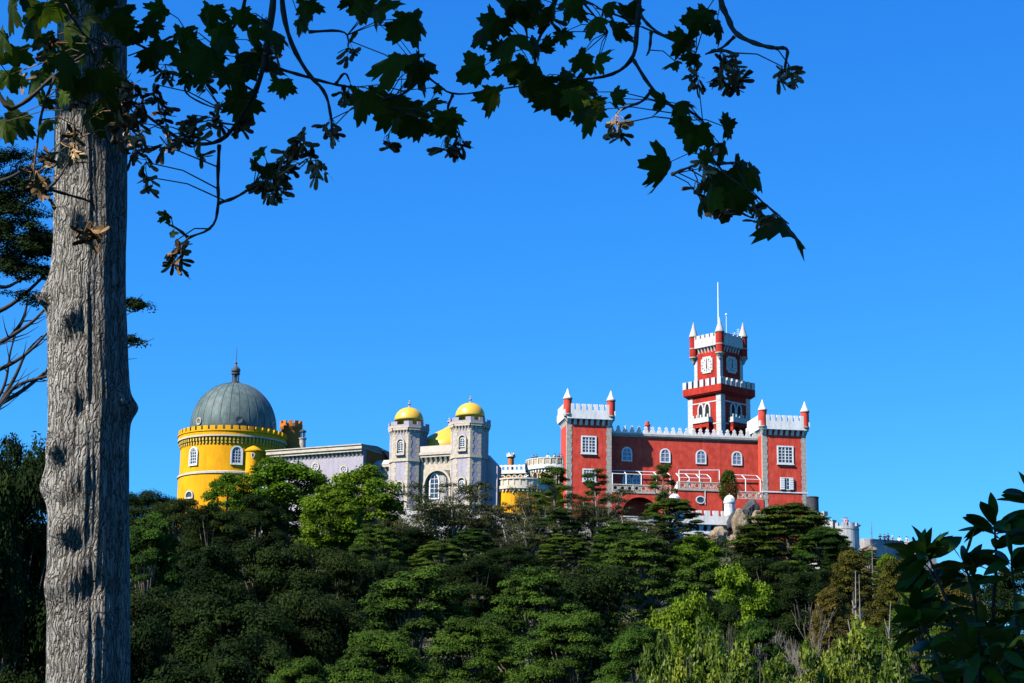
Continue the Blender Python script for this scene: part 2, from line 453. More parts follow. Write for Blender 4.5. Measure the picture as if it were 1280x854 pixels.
def red_tower(px0, px1, pyref, yf, depth, rows, label):
    x0, x1 = RF.x(px0, pyref, yf), RF.x(px1, pyref, yf)
    t = red_thing('corner_tower', label, 'tower', x0, yf, 'square red corner towers')
    w = x1 - x0
    pm = (px0 + px1) / 2
    Z = lambda py: RF.z(pm, py, yf)
    ztop, zcb, zpb, zmb, zmt = Z(rows['body']), Z(rows['corbel']), Z(rows['band']), Z(rows['mer0']), Z(rows['mer1'])
    b = MB(); b.box(0, w, 0, depth, -6, zpb); b.build('wall', M['red'], t)
    qw = 0.72
    for side in (0, 1):
        q = MB(); k = 0; z = -5.8
        while z < zcb:
            h = min(0.62, zcb - z)
            e = 0.0 if k % 2 else 0.1
            if side == 0: q.box(-0.05, qw + e - 0.05, -0.05, 0.5, z, z + h - 0.02)
            else: q.box(w - qw - e + 0.05, w + 0.05, -0.05, 0.5, z, z + h - 0.02)
            z += 0.62; k += 1
        q.build('quoin', M['quoin'], t)
    ov = 0.55
    c = MB()
    corbels(c, TR(-0.1, 0, 0), w + 0.2, zcb, zpb, 0.42, 0.42, ov, 0.3)
    corbels(c, TR(0, depth, 0) @ RZ(-math.pi / 2), depth, zcb, zpb, 0.42, 0.42, ov, 0.3)
    corbels(c, TR(w, 0, 0) @ RZ(math.pi / 2), depth, zcb, zpb, 0.42, 0.42, ov, 0.3)
    c.build('corbel_band', M['white'], t)
    p = MB()
    p.box(-ov + .003, w + ov - .003, -ov + .003, -ov + 0.4, zpb + .002, zmb)
    p.box(-ov + .003, -ov + 0.4, -ov + 0.402, depth + ov, zpb + .002, zmb)
    p.box(w + ov - 0.4, w + ov - .003, -ov + 0.402, depth + ov, zpb + .002, zmb)
    p.box(-ov + 0.402, w + ov - 0.402, depth + ov - 0.4, depth + ov, zpb + .002, zmb)
    p.box(-ov + .41, w + ov - .41, -ov + .41, depth + ov - .41, zpb + .002, zpb + .2)
    merlons(p, TR(0.35, -ov + .003, zmb), w - 0.7, 0, zmt - zmb, 0.66, 0.3, 0.38)
    merlons(p, TR(-ov + .003, depth - 0.2, zmb) @ RZ(-math.pi / 2), depth - 0.6, 0, zmt - zmb, 0.66, 0.3, 0.38)
    merlons(p, TR(w + ov - .003, 0.35, zmb) @ RZ(math.pi / 2), depth - 0.6, 0, zmt - zmb, 0.66, 0.3, 0.38)
    merlons(p, TR(0.35, depth + ov - .39, zmb), w - 0.7, 0, zmt - zmb, 0.66, 0.3, 0.38)
    p.build('parapet', M['white'], t)
    r = 0.62
    for cx, key in ((0.05, 'tl'), (w - 0.05, 'tr')):
        pc, yt, y1, y0, yc = rows[key]
        zz = lambda py: RF.z(pc, py, yf)
        turret(t, cx, 0.0 - 0.05, r, zz(yc), zz(y0), zz(y1), zz(yt))
    s = MB()
    for zz in rows.get('courses', []):
        zc = Z(zz)
        s.box(-0.1, w + 0.1, -0.1, depth, zc - 0.1, zc + 0.1)
    if rows.get('courses'): s.build('string_course', M['white'], t)
    for (a, b_, c_, d, kind) in rows['wins']:
        xa, xb = RF.x(a, c_, yf) - x0, RF.x(b_, c_, yf) - x0
        za, zb = Z(d), Z(c_)
        if kind == 'big':
            o = window(t, TR(0, 0, 0), rect(xa, xb, za, zb), 0.22, (3, 4), 0.13, double=True, bar_w=0.085)
            sb = MB(); sb.box(xa - 0.06, xb + 0.06, -0.24, 0.01, za - 0.14, za - 0.002); sb.build('sill', M['white'], o)
        else:
            o = window(t, TR(0, 0, 0), rect(xa, xb, za, zb), 0.13, (1, 2), 0.12)
            w3 = (xb - xa) * 0.34
            for sgn in (0, 1):
                sb = MB()
                xs = xa - 0.03 if sgn == 0 else xb + 0.03 - w3
                sb.box(xs, xs + w3, -0.24, -0.18, za + 0.03, zb - 0.03)
                for i in range(7):
                    zz = za + 0.12 + i * (zb - za - 0.25) / 6
                    sb.box(xs + 0.06, xs + w3 - 0.06, -0.27, -0.242, zz - 0.04, zz + 0.04)
                sb.build('shutter', M['metal_white'], o)
    return t, x0, w

tl, lx0, lw = red_tower(708.8, 764, 560, 0.0, 5.0, dict(
    body=532, corbel=531.5, band=521.5, mer0=513.5, mer1=506,
    tl=(710, 485.5, 498.5, 518.5, 529), tr=(763.7, 488.5, 501, 521, 533),
    courses=[],
    wins=[(726.3, 745.5, 545, 567.3, 'big'), (728, 745, 586, 602, 'big')]),
    'square red tower with white battlements at the left end of the red palace')
tr, rx0, rw = red_tower(953.6, 1007.6, 580, -0.2, 6.5, dict(
    body=545, corbel=544.5, band=535, mer0=527.5, mer1=520,
    tl=(953.7, 499.5, 513, 533.5, 544), tr=(1006.8, 502, 515, 535, 546),
    courses=[615.5],
    wins=[(971, 991.5, 557.5, 580.2, 'big'), (975, 991, 597, 612.7, 'shut')]),
    'square red tower with an open shuttered window at the right end of the red palace')

# main block between the towers
mx0, mx1 = lx0 + lw, rx0
pal = red_thing('palace_block', 'long red palace front with arched windows and white arrowhead battlements', 'palace', mx0, FAC)
ML = mx1 - mx0
FX = lambda px, py: RF.x(px, py, FAC) - mx0
FZ = lambda px, py: RF.z(px, py, FAC)
zroof = (FZ(800, 545) + FZ(920, 550)) / 2
b = MB(); b.box(0.01, ML - 0.01, 0, 9.5, -6, zroof); b.build('wall', M['red'], pal)
b = MB()
b.box(0.02, ML - 0.02, -0.28, 0.35, zroof + .003, zroof + 0.32)
b.box(0.02, ML - 0.02, -0.14, 0.0, zroof - 0.2, zroof - 0.003)
b.build('cornice', M['quoin'], pal)
b = MB()
b.box(0.03, ML - 0.03, -0.2, 0.2, zroof + 0.325, zroof + 0.55)
merlons(b, TR(0.15, -0.16, zroof + 0.551), ML - 0.3, 0, 0.98, 0.74, 0.34, 0.3, arrow=True)
b.build('battlement', M['white'], pal)
b = MB()
b.add([(0.1, 0.4, zroof + 0.35), (ML - 0.1, 0.4, zroof + 0.35), (ML - 0.1, 4.7, zroof + 1.5), (0.1, 4.7, zroof + 1.5), (ML - 0.1, 9.4, zroof + 0.35), (0.1, 9.4, zroof + 0.35)],
      [(0, 1, 2, 3), (3, 2, 4, 5), (0, 3, 5), (1, 4, 2), (0, 5, 4, 1)])
b.build('roof', M['tile'], pal)
zc_ = sum(FZ(px, py) for px, py in ((783, 576), (831, 579), (876, 580.5), (921, 582.5))) / 4
for px, py in ((783.5, 567), (831.3, 570), (876.2, 571.5), (921, 573.5)):
    window(pal, TR(0, 0, 0), arch_pts(FX(px, py), zc_, 1.62, 2.2), 0.2, (1, 2), 0.13, pmat='blue_glass', bar_w=0.08)
for px in (783.5, 795.5):
    window(pal, TR(0, 0, 0), arch_pts(FX(px, 601), FZ(px, 609), 1.35, 1.9), 0.16, (1, 2), 0.13, pmat='blue_glass')
b = MB()
cx = FX(815, 535)
b.lathe([(0.34, zroof + 0.5), (0.34, zroof + 2.1), (0.46, zroof + 2.15), (0.46, zroof + 2.35), (0.3, zroof + 2.4), (0.3, zroof + 2.8)], cx, 3.0, 14)
b.build('chimney', M['red'], pal)

# terrace in front of it
ty, by = -0.35, -3.1
ter = red_thing('terrace', 'red walled terrace with a pierced white balustrade before the red palace', 'terrace', mx0, 0)
TX = lambda px, py, y: RF.x(px, py, y) - mx0
bx0, bx1 = TX(848.5, 611, by), TX(903, 613, by)
tz0 = RF.z(800, 615.5, ty)
bz0 = RF.z(875, 612, by)
w_right0 = TX(922, 624, ty)
b = MB()
ax0, ax1, az = TX(778, 630, ty), TX(822, 630, ty), RF.z(800, 621.5, ty)
N = 14
outer = [(0.02, -6), (0.02, tz0), (bx0, tz0), (bx0, -6)]
# wall with the arch cut out: left pier, right pier, spandrel
b.box(0.02, ax0, ty, FAC - .01, -6, tz0)
b.box(ax1, bx0 + 0.6, ty, FAC - .01, -6, tz0)
r_ = (ax1 - ax0) / 2
for i in range(N):
    a0_, a1_ = math.pi - math.pi * i / N, math.pi - math.pi * (i + 1) / N
    xa, xb = ax0 + r_ + r_ * math.cos(a0_), ax0 + r_ + r_ * math.cos(a1_)
    za, zb = az - r_ * 0.85 + r_ * 0.85 * math.sin(a0_), az - r_ * 0.85 + r_ * 0.85 * math.sin(a1_)
    b.add([(xa, ty, za), (xb, ty, zb), (xb, ty, tz0), (xa, ty, tz0), (xa, FAC - .01, za), (xb, FAC - .01, zb), (xb, FAC - .01, tz0), (xa, FAC - .01, tz0)],
          [(0, 1, 2, 3), (4, 7, 6, 5), (0, 4, 5, 1), (3, 2, 6, 7)])
b.box(bx0, bx1, by, FAC - .012, -7, bz0)
b.box(bx1 + 0.003, ML - 0.03, ty, FAC - .01, -6, RF.z(938, 624, ty))
b.build('wall', M['red'], ter)
def lattice(bm, x0, x1, y, z0, z1, pitch=1.05):
    """a white pierced panel: rails, posts, circles and diagonals"""
    bm.box(x0, x1, y - 0.11, y + 0.11, z1 - 0.14, z1)
    bm.box(x0, x1, y - 0.09, y + 0.09, z0, z0 + 0.12)
    n = max(1, int(round((x1 - x0) / pitch)))
    p = (x1 - x0) / n
    zc, rr = (z0 + z1) / 2, (z1 - z0) * 0.5 - 0.13
    for i in range(n):
        c = x0 + (i + 0.5) * p
        bm.ring(circle_pts(c, zc, min(rr, p * 0.36), 14), circle_pts(c, zc, min(rr, p * 0.36) - 0.11, 14), y - 0.05, y + 0.05)
        xl = x0 + i * p
        for s in (-1, 1):
            bm.tube([(xl - 0.22 if i else xl, y, zc - s * rr), (xl + 0.22, y, zc + s * rr)], 0.055, 5)
    for i in range(0, n + 1, 3):
        xx = min(x1 - 0.1, max(x0 + 0.1, x0 + i * p))
        bm.box(xx - 0.1, xx + 0.1, y - 0.1, y + 0.1, z0 + .121, z1 - .141)
bal_h = 1.15
bal = MB(); lattice(bal, 0.05, bx0 - 0.9, ty + 0.1, tz0 + 0.003, tz0 + bal_h); bal.build('balustrade', M['cream'], ter)
bal = MB(); lattice(bal, bx0 + 0.05, bx1 - 0.05, by + 0.12, bz0 + 0.003, bz0 + bal_h)
bal.build('balustrade', M['cream'], ter)
zr_ = RF.z(938, 624, ty)
bal = MB(); lattice(bal, w_right0, ML - 0.06, ty + 0.1, zr_ + 0.003, zr_ + bal_h)
bal.build('balustrade', M['cream'], ter)
st = MB()                                       # sloping stair rail at the left side of the bay
st.T = TR(bx0 - 0.05, by + 0.15, bz0) @ RZ(math.pi / 2)
st.add([(0, 0, 0.0), (2.6, 0, -1.0), (2.6, 0, 0.05), (0, 0, 1.15), (0, 0.16, 0.0), (2.6, 0.16, -1.0), (2.6, 0.16, 0.05), (0, 0.16, 1.15)],
       [(0, 1, 2, 3), (4, 7, 6, 5), (0, 4, 5, 1), (3, 2, 6, 7), (0, 3, 7, 4), (1, 5, 6, 2)])
st.build('stair_rail', M['white'], ter)
st = MB()
st.box(bx0 - .06, bx1 + .06, by - .1, by + .3, bz0 - .22, bz0 - .003); st.box(0.03, bx0 - .07, ty - .08, ty + .2, tz0 - .2, tz0 - .003)
st.build('string_course', M['quoin'], ter)
window(ter, TR(0, by, 0), circle_pts(TX(875.5, 625, by), RF.z(875.5, 625, by), 0.72, 20, 0.6), 0.16, (0, 0), 0.12)
# little drain pipe beside the bay
b = MB(); b.tube([(bx0 + 0.6 * (bx1 - bx0), by - 0.06, bz0), (bx0 + 0.6 * (bx1 - bx0), by - 0.06, bz0 - 2.2)], 0.05, 6); b.build('pipe', M['metal_white'], ter)

# white pergola frames on the terrace
per = red_thing('pergola', 'white metal pergola frame standing along the red palace terrace', 'pergola', mx0, 0)
def pergola_bay(xs, y, zf, ztop, rail=True, arm=2.0, rise=0.75, mid=True):
    for x in xs:
        p = MB(); p.tube([(x, y, zf), (x, y, ztop)], 0.075, 6); o = p.build('post', M['metal_white'], per)
        a = MB(); a.tube([(x, y, ztop), (x, y + arm, ztop + rise)], 0.06, 6); a.build('arm', M['metal_white'], o)
    if rail:
        p = MB(); p.tube([(xs[0], y + arm, ztop + rise), (xs[-1], y + arm, ztop + rise)], 0.06, 6); p.build('top_rail', M['metal_white'], per)
    if mid:
        p = MB(); p.tube([(xs[0], y, ztop), (xs[-1], y, ztop)], 0.05, 6); p.build('front_rail', M['metal_white'], per)
pz = RF.z(800, 593, ty)
pergola_bay([TX(px, 600, ty) for px in (765.8, 783, 802, 821, 838)], ty + 0.15, tz0, pz, True)
pz2 = RF.z(875, 599, by)
pergola_bay([TX(px, 600, by) for px in (850, 862, 875, 889)], by + 0.2, bz0, RF.z(860, 597, by), True, 2.2, 0.9)
p = MB()
for px in (849.5, 875, 900):
    p.tube([(TX(px, 600, by), by + 0.3, bz0), (TX(px, 600, by), by + 0.3, RF.z(px, 587.5, by))], 0.07, 6)
p.tube([(TX(849.5, 600, by), by + 0.3, RF.z(849.5, 587.5, by)), (TX(900, 600, by), by + 0.3, RF.z(900, 587.5, by))], 0.06, 6)
p.build('high_frame', M['metal_white'], per)
pergola_bay([TX(px, 610, ty) for px in (918, 932.5, 951)], ty + 0.15, zr_, RF.z(935, 599, ty), True, 2.0, 0.9)

# ------------------------------------------------------------------ the clock tower
CF = Frame(at(901.5, 540, 293), 0)
def ct_hit_z(py): return at(900, py, 293).z - CF.o.z
PXM = (at(1000, 500, 293) - at(900, 500, 293)).length / 100.0
AL = R(48)                                   # left face looks 48 degrees to the left
ctz = -AL                                    # local x runs along the left face from left to the near corner
# local axes: near corner at origin; left face lies on y=0 for x<0 ; right face on x=0 for y>0
ct = empty('clock_tower', CF.o, -AL, 'tall red clock tower with white battlements rising behind the red palace', 'tower')
LW = 41 * PXM / math.cos(R(48 - 6.2))
RW = LW
z_b, z_mid0, z_mid1, z_midm = -6.0, ct_hit_z(489), ct_hit_z(480.5), ct_hit_z(471.5)
b = MB(); b.box(-LW, 0, 0, RW, z_b, z_mid0); b.build('wall', M['tower_red'], ct)
for (xa, xb, ya, yb) in ((-LW - .05, -LW + .95, -.05, .5), (-.95, .05, -.05, .95), (-.5, .05, RW - .95, RW + .05)):
    z = z_b; q = MB()
    while z < z_mid0 - 0.2:
        q.box(xa, xb, ya, yb, z, min(z + .68, z_mid0 - .05)); z += .7
    q.build('quoin', M['tower_white'], ct)
ov = 0.62
b = MB()
b.T = Matrix.Identity(4)
b.box(-LW - ov, ov, -ov, RW + ov, z_mid0 + .002, z_mid1)
for k_, (o2, zz0, zz1) in enumerate(((0.22, z_mid0 - .36, z_mid0 - .18), (0.45, z_mid0 - .179, z_mid0))):
    b.box(-LW - o2, o2, -o2, RW + o2, zz0, zz1)
b.build('gallery', M['tower_red'], ct)
b = MB()
mh = z_midm - z_mid1
merlons(b, TR(-LW - ov, -ov - .02, z_mid1 + .002), LW + 2 * ov, 0, mh, 0.72, 0.42, 0.36)
merlons(b, TR(ov + .02, -ov + 0.38, z_mid1 + .002) @ RZ(math.pi / 2), RW + 2 * ov - 0.4, 0, mh, 0.72, 0.42, 0.36)
merlons(b, TR(-LW - ov, RW + ov - 0.36, z_mid1 + .002), LW + 2 * ov, 0, mh, 0.72, 0.42, 0.36)
merlons(b, TR(-LW - ov + .36, -ov + 0.38, z_mid1 + .002) @ RZ(math.pi / 2), RW + 2 * ov - 0.8, 0, mh, 0.72, 0.42, 0.36)
b.build('gallery_battlement', M['tower_white'], ct)
# bands on the lower shaft
b = MB()
for py in (500, 528):
    z = ct_hit_z(py)
    b.box(-LW - .08, .08, -.08, RW + .08, z - .1, z + .1)
b.build('string_course', M['tower_white'], ct)
# twin pointed windows and balconies on both faces
def ct_face(T, L):
    zb0, zb1, zw0, zw1 = ct_hit_z(537), ct_hit_z(524), ct_hit_z(521), ct_hit_z(500)
    c = -L / 2
    o = None
    f = MB(); f.T = T
    hw = 0.72
    for s in (-1, 1):
        of = arch_pts(c + s * hw * 0.96, zw0, hw * 1.9, zw1 - zw0, 12, True)
        f.ring(of, shrink(of, 0.27), -0.16 - 0.004 * s, 0.02)
    o = f.build('window', M['tower_white'], ct)
    g = MB(); g.T = T
    for s in (-1, 1): g.xz(shrink(arch_pts(c + s * hw * 0.96, zw0, hw * 1.9, zw1 - zw0, 12, True), 0.2), -0.05, 0.03)
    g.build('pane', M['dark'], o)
    bw, bd = 1.75, 1.05
    d = MB(); d.T = T
    d.box(c - bw, c + bw, -bd, -.002, zb1 - 0.3, zb1)
    d.box(c - bw + .1, c + bw - .1, -bd + .1, -bd + .22, zb1 + .002, zb1 + 0.55)
    d.box(c - bw + .1, c - bw + .22, -bd + .23, -.01, zb1 + .002, zb1 + 0.55)
    d.box(c + bw - .22, c + bw - .1, -bd + .23, -.01, zb1 + .002, zb1 + 0.55)
    for i in range(5):
        x = c - bw + .1 + i * (2 * bw - .5) / 4
        d.box(x, x + .3, -bd + .09, -bd + .24, zb1 + .552, zb1 + 1.0)
    bo = d.build('balcony', M['tower_white'], ct)
    e = MB(); e.T = T
    for x in (c - bw + .1, c - .25, c + bw - .6):
        e.box(x, x + .5, -bd + .15, -.003, zb0, zb1 - .302)
    e.box(c - bw + .1, c + bw - .1, -bd + .2, -.004, zb1 - 1.0, zb1 - .304)
    e.build('bracket', M['tower_red'], bo)
ct_face(Matrix.Identity(4), LW)
ct_face(TR(0, 0, 0) @ RZ(math.pi / 2) @ TR(RW, 0, 0), RW)
# upper shaft
us = 32.0 / 41.0
UW = LW * us
uo = (LW - UW) / 2
ct_u = uo
z_p0, z_p1, z_pm = ct_hit_z(433.5), ct_hit_z(424), ct_hit_z(419)
b = MB(); b.box(-LW + uo, -uo, uo, RW - uo, z_mid1 + .003, z_p1); b.build('upper_wall', M['tower_red'], ct)
for (xa, xb, ya, yb) in ((-LW + uo - .05, -LW + uo + .62, uo - .05, uo + .5), (-uo - .62, -uo + .05, uo - .05, uo + .62), (-uo - .5, -uo + .05, RW - uo - .62, RW - uo + .05)):
    z = z_mid1 + .1; q = MB()
    while z < z_p0 - .4:
        q.box(xa, xb, ya, yb, z, min(z + .68, z_p0 - .3)); z += .7
    q.build('upper_quoin', M['tower_white'], ct)
b = MB()
Tl, Tr = TR(-LW + uo, uo, 0), TR(-uo, uo, 0) @ RZ(math.pi / 2)
corbels(b, Tl, UW, z_p0 - .3, z_p1 - .2, 0.26, 0.34, 0.5, 0.35)
corbels(b, Tr, UW, z_p0 - .3, z_p1 - .2, 0.26, 0.34, 0.5, 0.35)
b.build('corbel_band', M['tower_white'], ct)
b = MB()
o5 = 0.5
X0, X1, Y0, Y1 = -LW + uo - o5, -uo + o5, uo - o5, RW - uo + o5
zz0 = z_p1 - .198
b.box(X0, X1, Y0, Y0 + .3, zz0, z_p1 + .8); b.box(X1 - .3, X1, Y0 + .302, Y1, zz0, z_p1 + .8)
b.box(X0, X1 - .302, Y1 - .3, Y1, zz0, z_p1 + .8); b.box(X0, X0 + .3, Y0 + .302, Y1 - .302, zz0, z_p1 + .8)
b.box(X0 + .31, X1 - .31, Y0 + .31, Y1 - .31, zz0, zz0 + .2)
merlons(b, TR(X0 + .4, Y0, z_p1 + .802), X1 - X0 - .8, 0, .55, 0.75, 0.22, 0.3)
merlons(b, TR(X1, Y0 + .4, z_p1 + .802) @ RZ(math.pi / 2), Y1 - Y0 - .8, 0, .55, 0.75, 0.22, 0.3)
merlons(b, TR(X0 + .4, Y1 - .3, z_p1 + .802), X1 - X0 - .8, 0, .55, 0.75, 0.22, 0.3)
b.build('parapet', M['tower_white'], ct)
# corner turrets
for (cx, cy) in ((-LW + uo - .1, uo - .1), (-uo + .1, uo - .1), (-uo + .1, RW - uo + .1), (-LW + uo - .1, RW - uo + .1)):
    near = (CF.o + Matrix.Rotation(-AL, 3, 'Z') @ Vector((cx, cy, 0)))
    turret(ct, cx, cy, 0.66, ct_hit_z(448.5), ct_hit_z(440), ct_hit_z(413), ct_hit_z(394.5), wall='tower_red', roof='tower_white', rings=(0, .42, 1))
# clock faces
def clock(T, L):
    zc, hs_ = ct_hit_z(451.5), 1.22
    c = -uo - UW / 2
    ch = .32
    f = MB(); f.T = T
    f.xz([(c - hs_ + ch, zc - hs_ - .12), (c + hs_ - ch, zc - hs_ - .12), (c + hs_ - ch, zc - hs_ + .2), (c + hs_, zc - hs_ + .2), (c + hs_, zc + hs_ - .2), (c + hs_ - ch, zc + hs_ - .2), (c + hs_ - ch, zc + hs_ + .12), (c - hs_ + ch, zc + hs_ + .12), (c - hs_ + ch, zc + hs_ - .2), (c - hs_, zc + hs_ - .2), (c - hs_, zc - hs_ + .2), (c - hs_ + ch, zc - hs_ + .2)], -.14, .02)
    o = f.build('clock_face', M['tower_white'], ct)
    g = MB(); g.T = T
    for i in range(12):
        a = math.pi / 6 * i
        r0, r1 = .82, 1.06
        g.tube([(c + math.sin(a) * r0, -.17, zc + math.cos(a) * r0), (c + math.sin(a) * r1, -.17, zc + math.cos(a) * r1)], .05, 4)
    g.build('hour_mark', M['dark_metal'], o)
    h = MB(); h.T = T
    h.tube([(c, -.2, zc - .12), (c, -.2, zc + .85)], .055, 4); h.tube([(c, -.22, zc + .12), (c, -.22, zc - .6)], .075, 4)
    h.build('clock_hand', M['dark_metal'], o)
clock(TR(0, uo, 0), LW)
clock(TR(-uo, 0, 0) @ RZ(math.pi / 2) @ TR(RW, 0, 0), RW)
# mast and antennas
b = MB(); zr0 = z_p1; b.tube([(-LW / 2 + .6, RW / 2 - .6, zr0), (-LW / 2 + .6, RW / 2 - .6, ct_hit_z(345))], [.13, .07], 8); b.build('flag_mast', M['metal_white'], ct)
b = MB(); b.tube([(-LW / 2 + 1.4, RW / 2 + .4, zr0), (-LW / 2 + 1.4, RW / 2 + .4, ct_hit_z(387))], .045, 6)
b.lathe([(0.0, ct_hit_z(387.5)), (.16, ct_hit_z(386.3)), (.16, ct_hit_z(385)), (0, ct_hit_z(384))], -LW / 2 + 1.4, RW / 2 + .4, 10)
b.build('lightning_rod', M['metal_white'], ct)
for dx, dy, top in ((2.0, 1.6, 407), (2.2, 2.3, 402), (1.8, 1.0, 409)):
    b = MB(); b.tube([(-LW / 2 + dx, RW / 2 + dy, zr0), (-LW / 2 + dx, RW / 2 + dy, ct_hit_z(top))], .03, 5)
    for k in range(3): b.tube([(-LW / 2 + dx - .35, RW / 2 + dy, ct_hit_z(top) - .2 - k * .3), (-LW / 2 + dx + .35, RW / 2 + dy, ct_hit_z(top) - .2 - k * .3)], .018, 4)
    b.build('antenna', M['metal_white'], ct)
b = MB(); b.tube([(-LW / 2 + 1.1, RW / 2 + 1.0, zr0), (-LW / 2 + 1.1, RW / 2 + 1.0, ct_hit_z(410))], .04, 5); b.box(-LW / 2 + .85, -LW / 2 + 1.35, RW / 2 + .9, RW / 2 + 1.1, ct_hit_z(412), ct_hit_z(408)); b.build('loudspeaker', M['tile'], ct)
# ------------------------------------------------------------------ mauve gatehouse with two towers
GF = Frame(at(508.5, 640, 285), -24)
g_rot = R(-24)
def oct_pts(a, h): return [(-a, -h), (a, -h), (h, -a), (h, a), (a, h), (-a, h), (-h, a), (-h, -a)]
GX2 = GF.x(587, 560, 0)
def gate_tower(gx, pc, rows, label):
    t = empty('gate_tower', GF.o + GF.ex * gx, g_rot, label, 'tower', 'mauve gate towers with gold domes')
    hh, aa = 2.48, 1.26
    Z = lambda py: GF.z(pc, py, -hh)
    zt, zpb, zcb, zs = Z(rows['top']), Z(rows['band']), Z(rows['corb']), Z(rows['course'])
    b = MB(); b.prism(oct_pts(aa, hh), -8, zpb - .05); b.build('wall', M['mauve'], t)
    P_ = oct_pts(aa, hh)
    for i in (0, 1, 2, 3, 7):
        q = MB()
        x, y = P_[i]
        z = -7.5; k = 0
        while z < zcb:
            w = .55 if k % 2 else .38
            for j in (i - 1, (i + 1) % 8):
                ox, oy = P_[j]
                d = Vector((ox - x, oy - y)).normalized(); nrm = Vector((d.y, -d.x))
                if nrm.dot(Vector((x, y))) < 0: nrm = -nrm
                p0, p1 = Vector((x, y)) + nrm * .035, Vector((x, y)) + d * w + nrm * .035
                p2, p3 = p1 - nrm * .1, p0 - nrm * .1
                q.prism([tuple(p0), tuple(p1), tuple(p2), tuple(p3)], z, z + .58)
            z += .6; k += 1
        q.build('quoin', M['stone'], t)
    s = MB()
    s.prism(oct_pts(aa * 1.06, hh * 1.06), zs - .18, zs + .12)
    s.prism(oct_pts(aa * 1.03, hh * 1.03), zs + .121, zs + .3)
    z2 = Z(rows['course'] + 60); s.prism(oct_pts(aa * 1.06, hh * 1.06), z2 - .2, z2 + .2)
    s.build('string_course', M['stone'], t)
    c = MB()
    for i in range(8):
        (xa, ya), (xb, yb) = P_[i], P_[(i + 1) % 8]
        L = math.hypot(xb - xa, yb - ya)
        T = TR(xa, ya, 0) @ RZ(math.atan2(yb - ya, xb - xa))
        corbels(c, T, L, zcb, zpb - 0.02, .22, .26, .3, .3)
    c.prism(oct_pts(aa * 1.13, hh * 1.13), zpb, zpb + .25)
    c.build('corbel_band', M['stone'], t)
    p = MB()
    so = 1.12
    Po = oct_pts(aa * so, hh * so)
    for i in range(8):
        (xa, ya), (xb, yb) = Po[i], Po[(i + 1) % 8]
        L = math.hypot(xb - xa, yb - ya)
        T = TR(xa, ya, 0) @ RZ(math.atan2(yb - ya, xb - xa))
        p.T = T
        zm = zpb + (zt - zpb) * .5
        p.add([(0, 0, zpb + .252), (L, 0, zpb + .252), (L - .1, .24, zpb + .252), (.1, .24, zpb + .252), (0, 0, zm), (L, 0, zm), (L - .1, .24, zm), (.1, .24, zm)],
              [(0, 1, 5, 4), (2, 3, 7, 6), (4, 5, 6, 7), (0, 3, 2, 1)])
        p.box(L * .0 + .02, L * .3, .003, .237, zm + .002, zt); p.box(L * .7, L - .02, .003, .237, zm + .002, zt)
        p.T = Matrix.Identity(4)
    p.build('parapet', M['mauve'], t)
    zd0, zd1, zf = GF.z(pc, rows['dome0'], 0), GF.z(pc, rows['dome1'], 0), GF.z(pc, rows['fin'], 0)
    rd = 2.22
    d = MB()
    prof = [(rd * .98, zpb + .2), (rd * .98, zd0)]
    for i in range(13):
        a = math.pi / 2 * i / 12
        prof.append((max(rd * math.cos(a) ** .92, 0.0), zd0 + (zd1 - zd0) * math.sin(a)))
    d.lathe(prof, 0, 0, 40); do = d.build('dome', M['gold'], t, True)
    f = MB()
    h = zf - zd1
    f.lathe([(.32, zd1 - .08), (.2, zd1 + h * .12), (.1, zd1 + h * .2), (.1, zd1 + h * .35), (.22, zd1 + h * .45), (.2, zd1 + h * .55), (.06, zd1 + h * .65), (.05, zd1 + h * .8), (.1, zd1 + h * .84), (0, zf)], 0, 0, 12)
    f.tube([(-.2, 0, zd1 + h * .86), (.2, 0, zd1 + h * .86)], .035, 5)
    f.build('finial', M['quoin'], do)
    for (za_, zb_, hood) in (rows['w1'], rows['w2']):
        z0, z1, zh = Z(za_), Z(zb_), Z(hood)
        xw = rows['wx']
        nic = MB()
        of = arch_pts(xw, z0 - (.55 if hood == rows['w1'][2] else .1), 1.42, zh - z0 + (.55 if hood == rows['w1'][2] else .1), 12)
        nic.T = TR(0, -hh, 0)
        nic.ring(of, shrink(of, .2), -.26, .02)
        o = nic.build('window_hood', M['stone'], t)
        wo_ = window(o, TR(0, -hh, 0), arch_pts(xw, z0, .98, z1 - z0), .11, (1, 3), .1, bar_w=.06)
        wo_.name = 'sash_window'
    s = MB(); zz = Z(rows['w1'][0]); s.T = TR(0, -hh, 0); s.box(rows['wx'] - .75, rows['wx'] + .75, -.4, .01, zz - .12 - .55, zz - .55 - .002); s.build('sill', M['stone'], t)
    return t
gate_tower(0.0, 508.5, dict(top=526.5, band=534.5, corb=544, course=575, dome0=527, dome1=510, fin=500.5, w1=(563.5, 551, 547.5), w2=(616, 605.5, 600.5), wx=.0),
           'mauve tower with a gold dome on the left side of the gate')
gate_tower(GX2, 587, dict(top=521, band=529, corb=538.5, course=570, dome0=522, dome1=504, fin=495, w1=(558.5, 546.5, 542.5), w2=(611, 600, 595.5), wx=.0),
           'mauve tower with a gold dome right of the gate, nearer the yellow terrace')

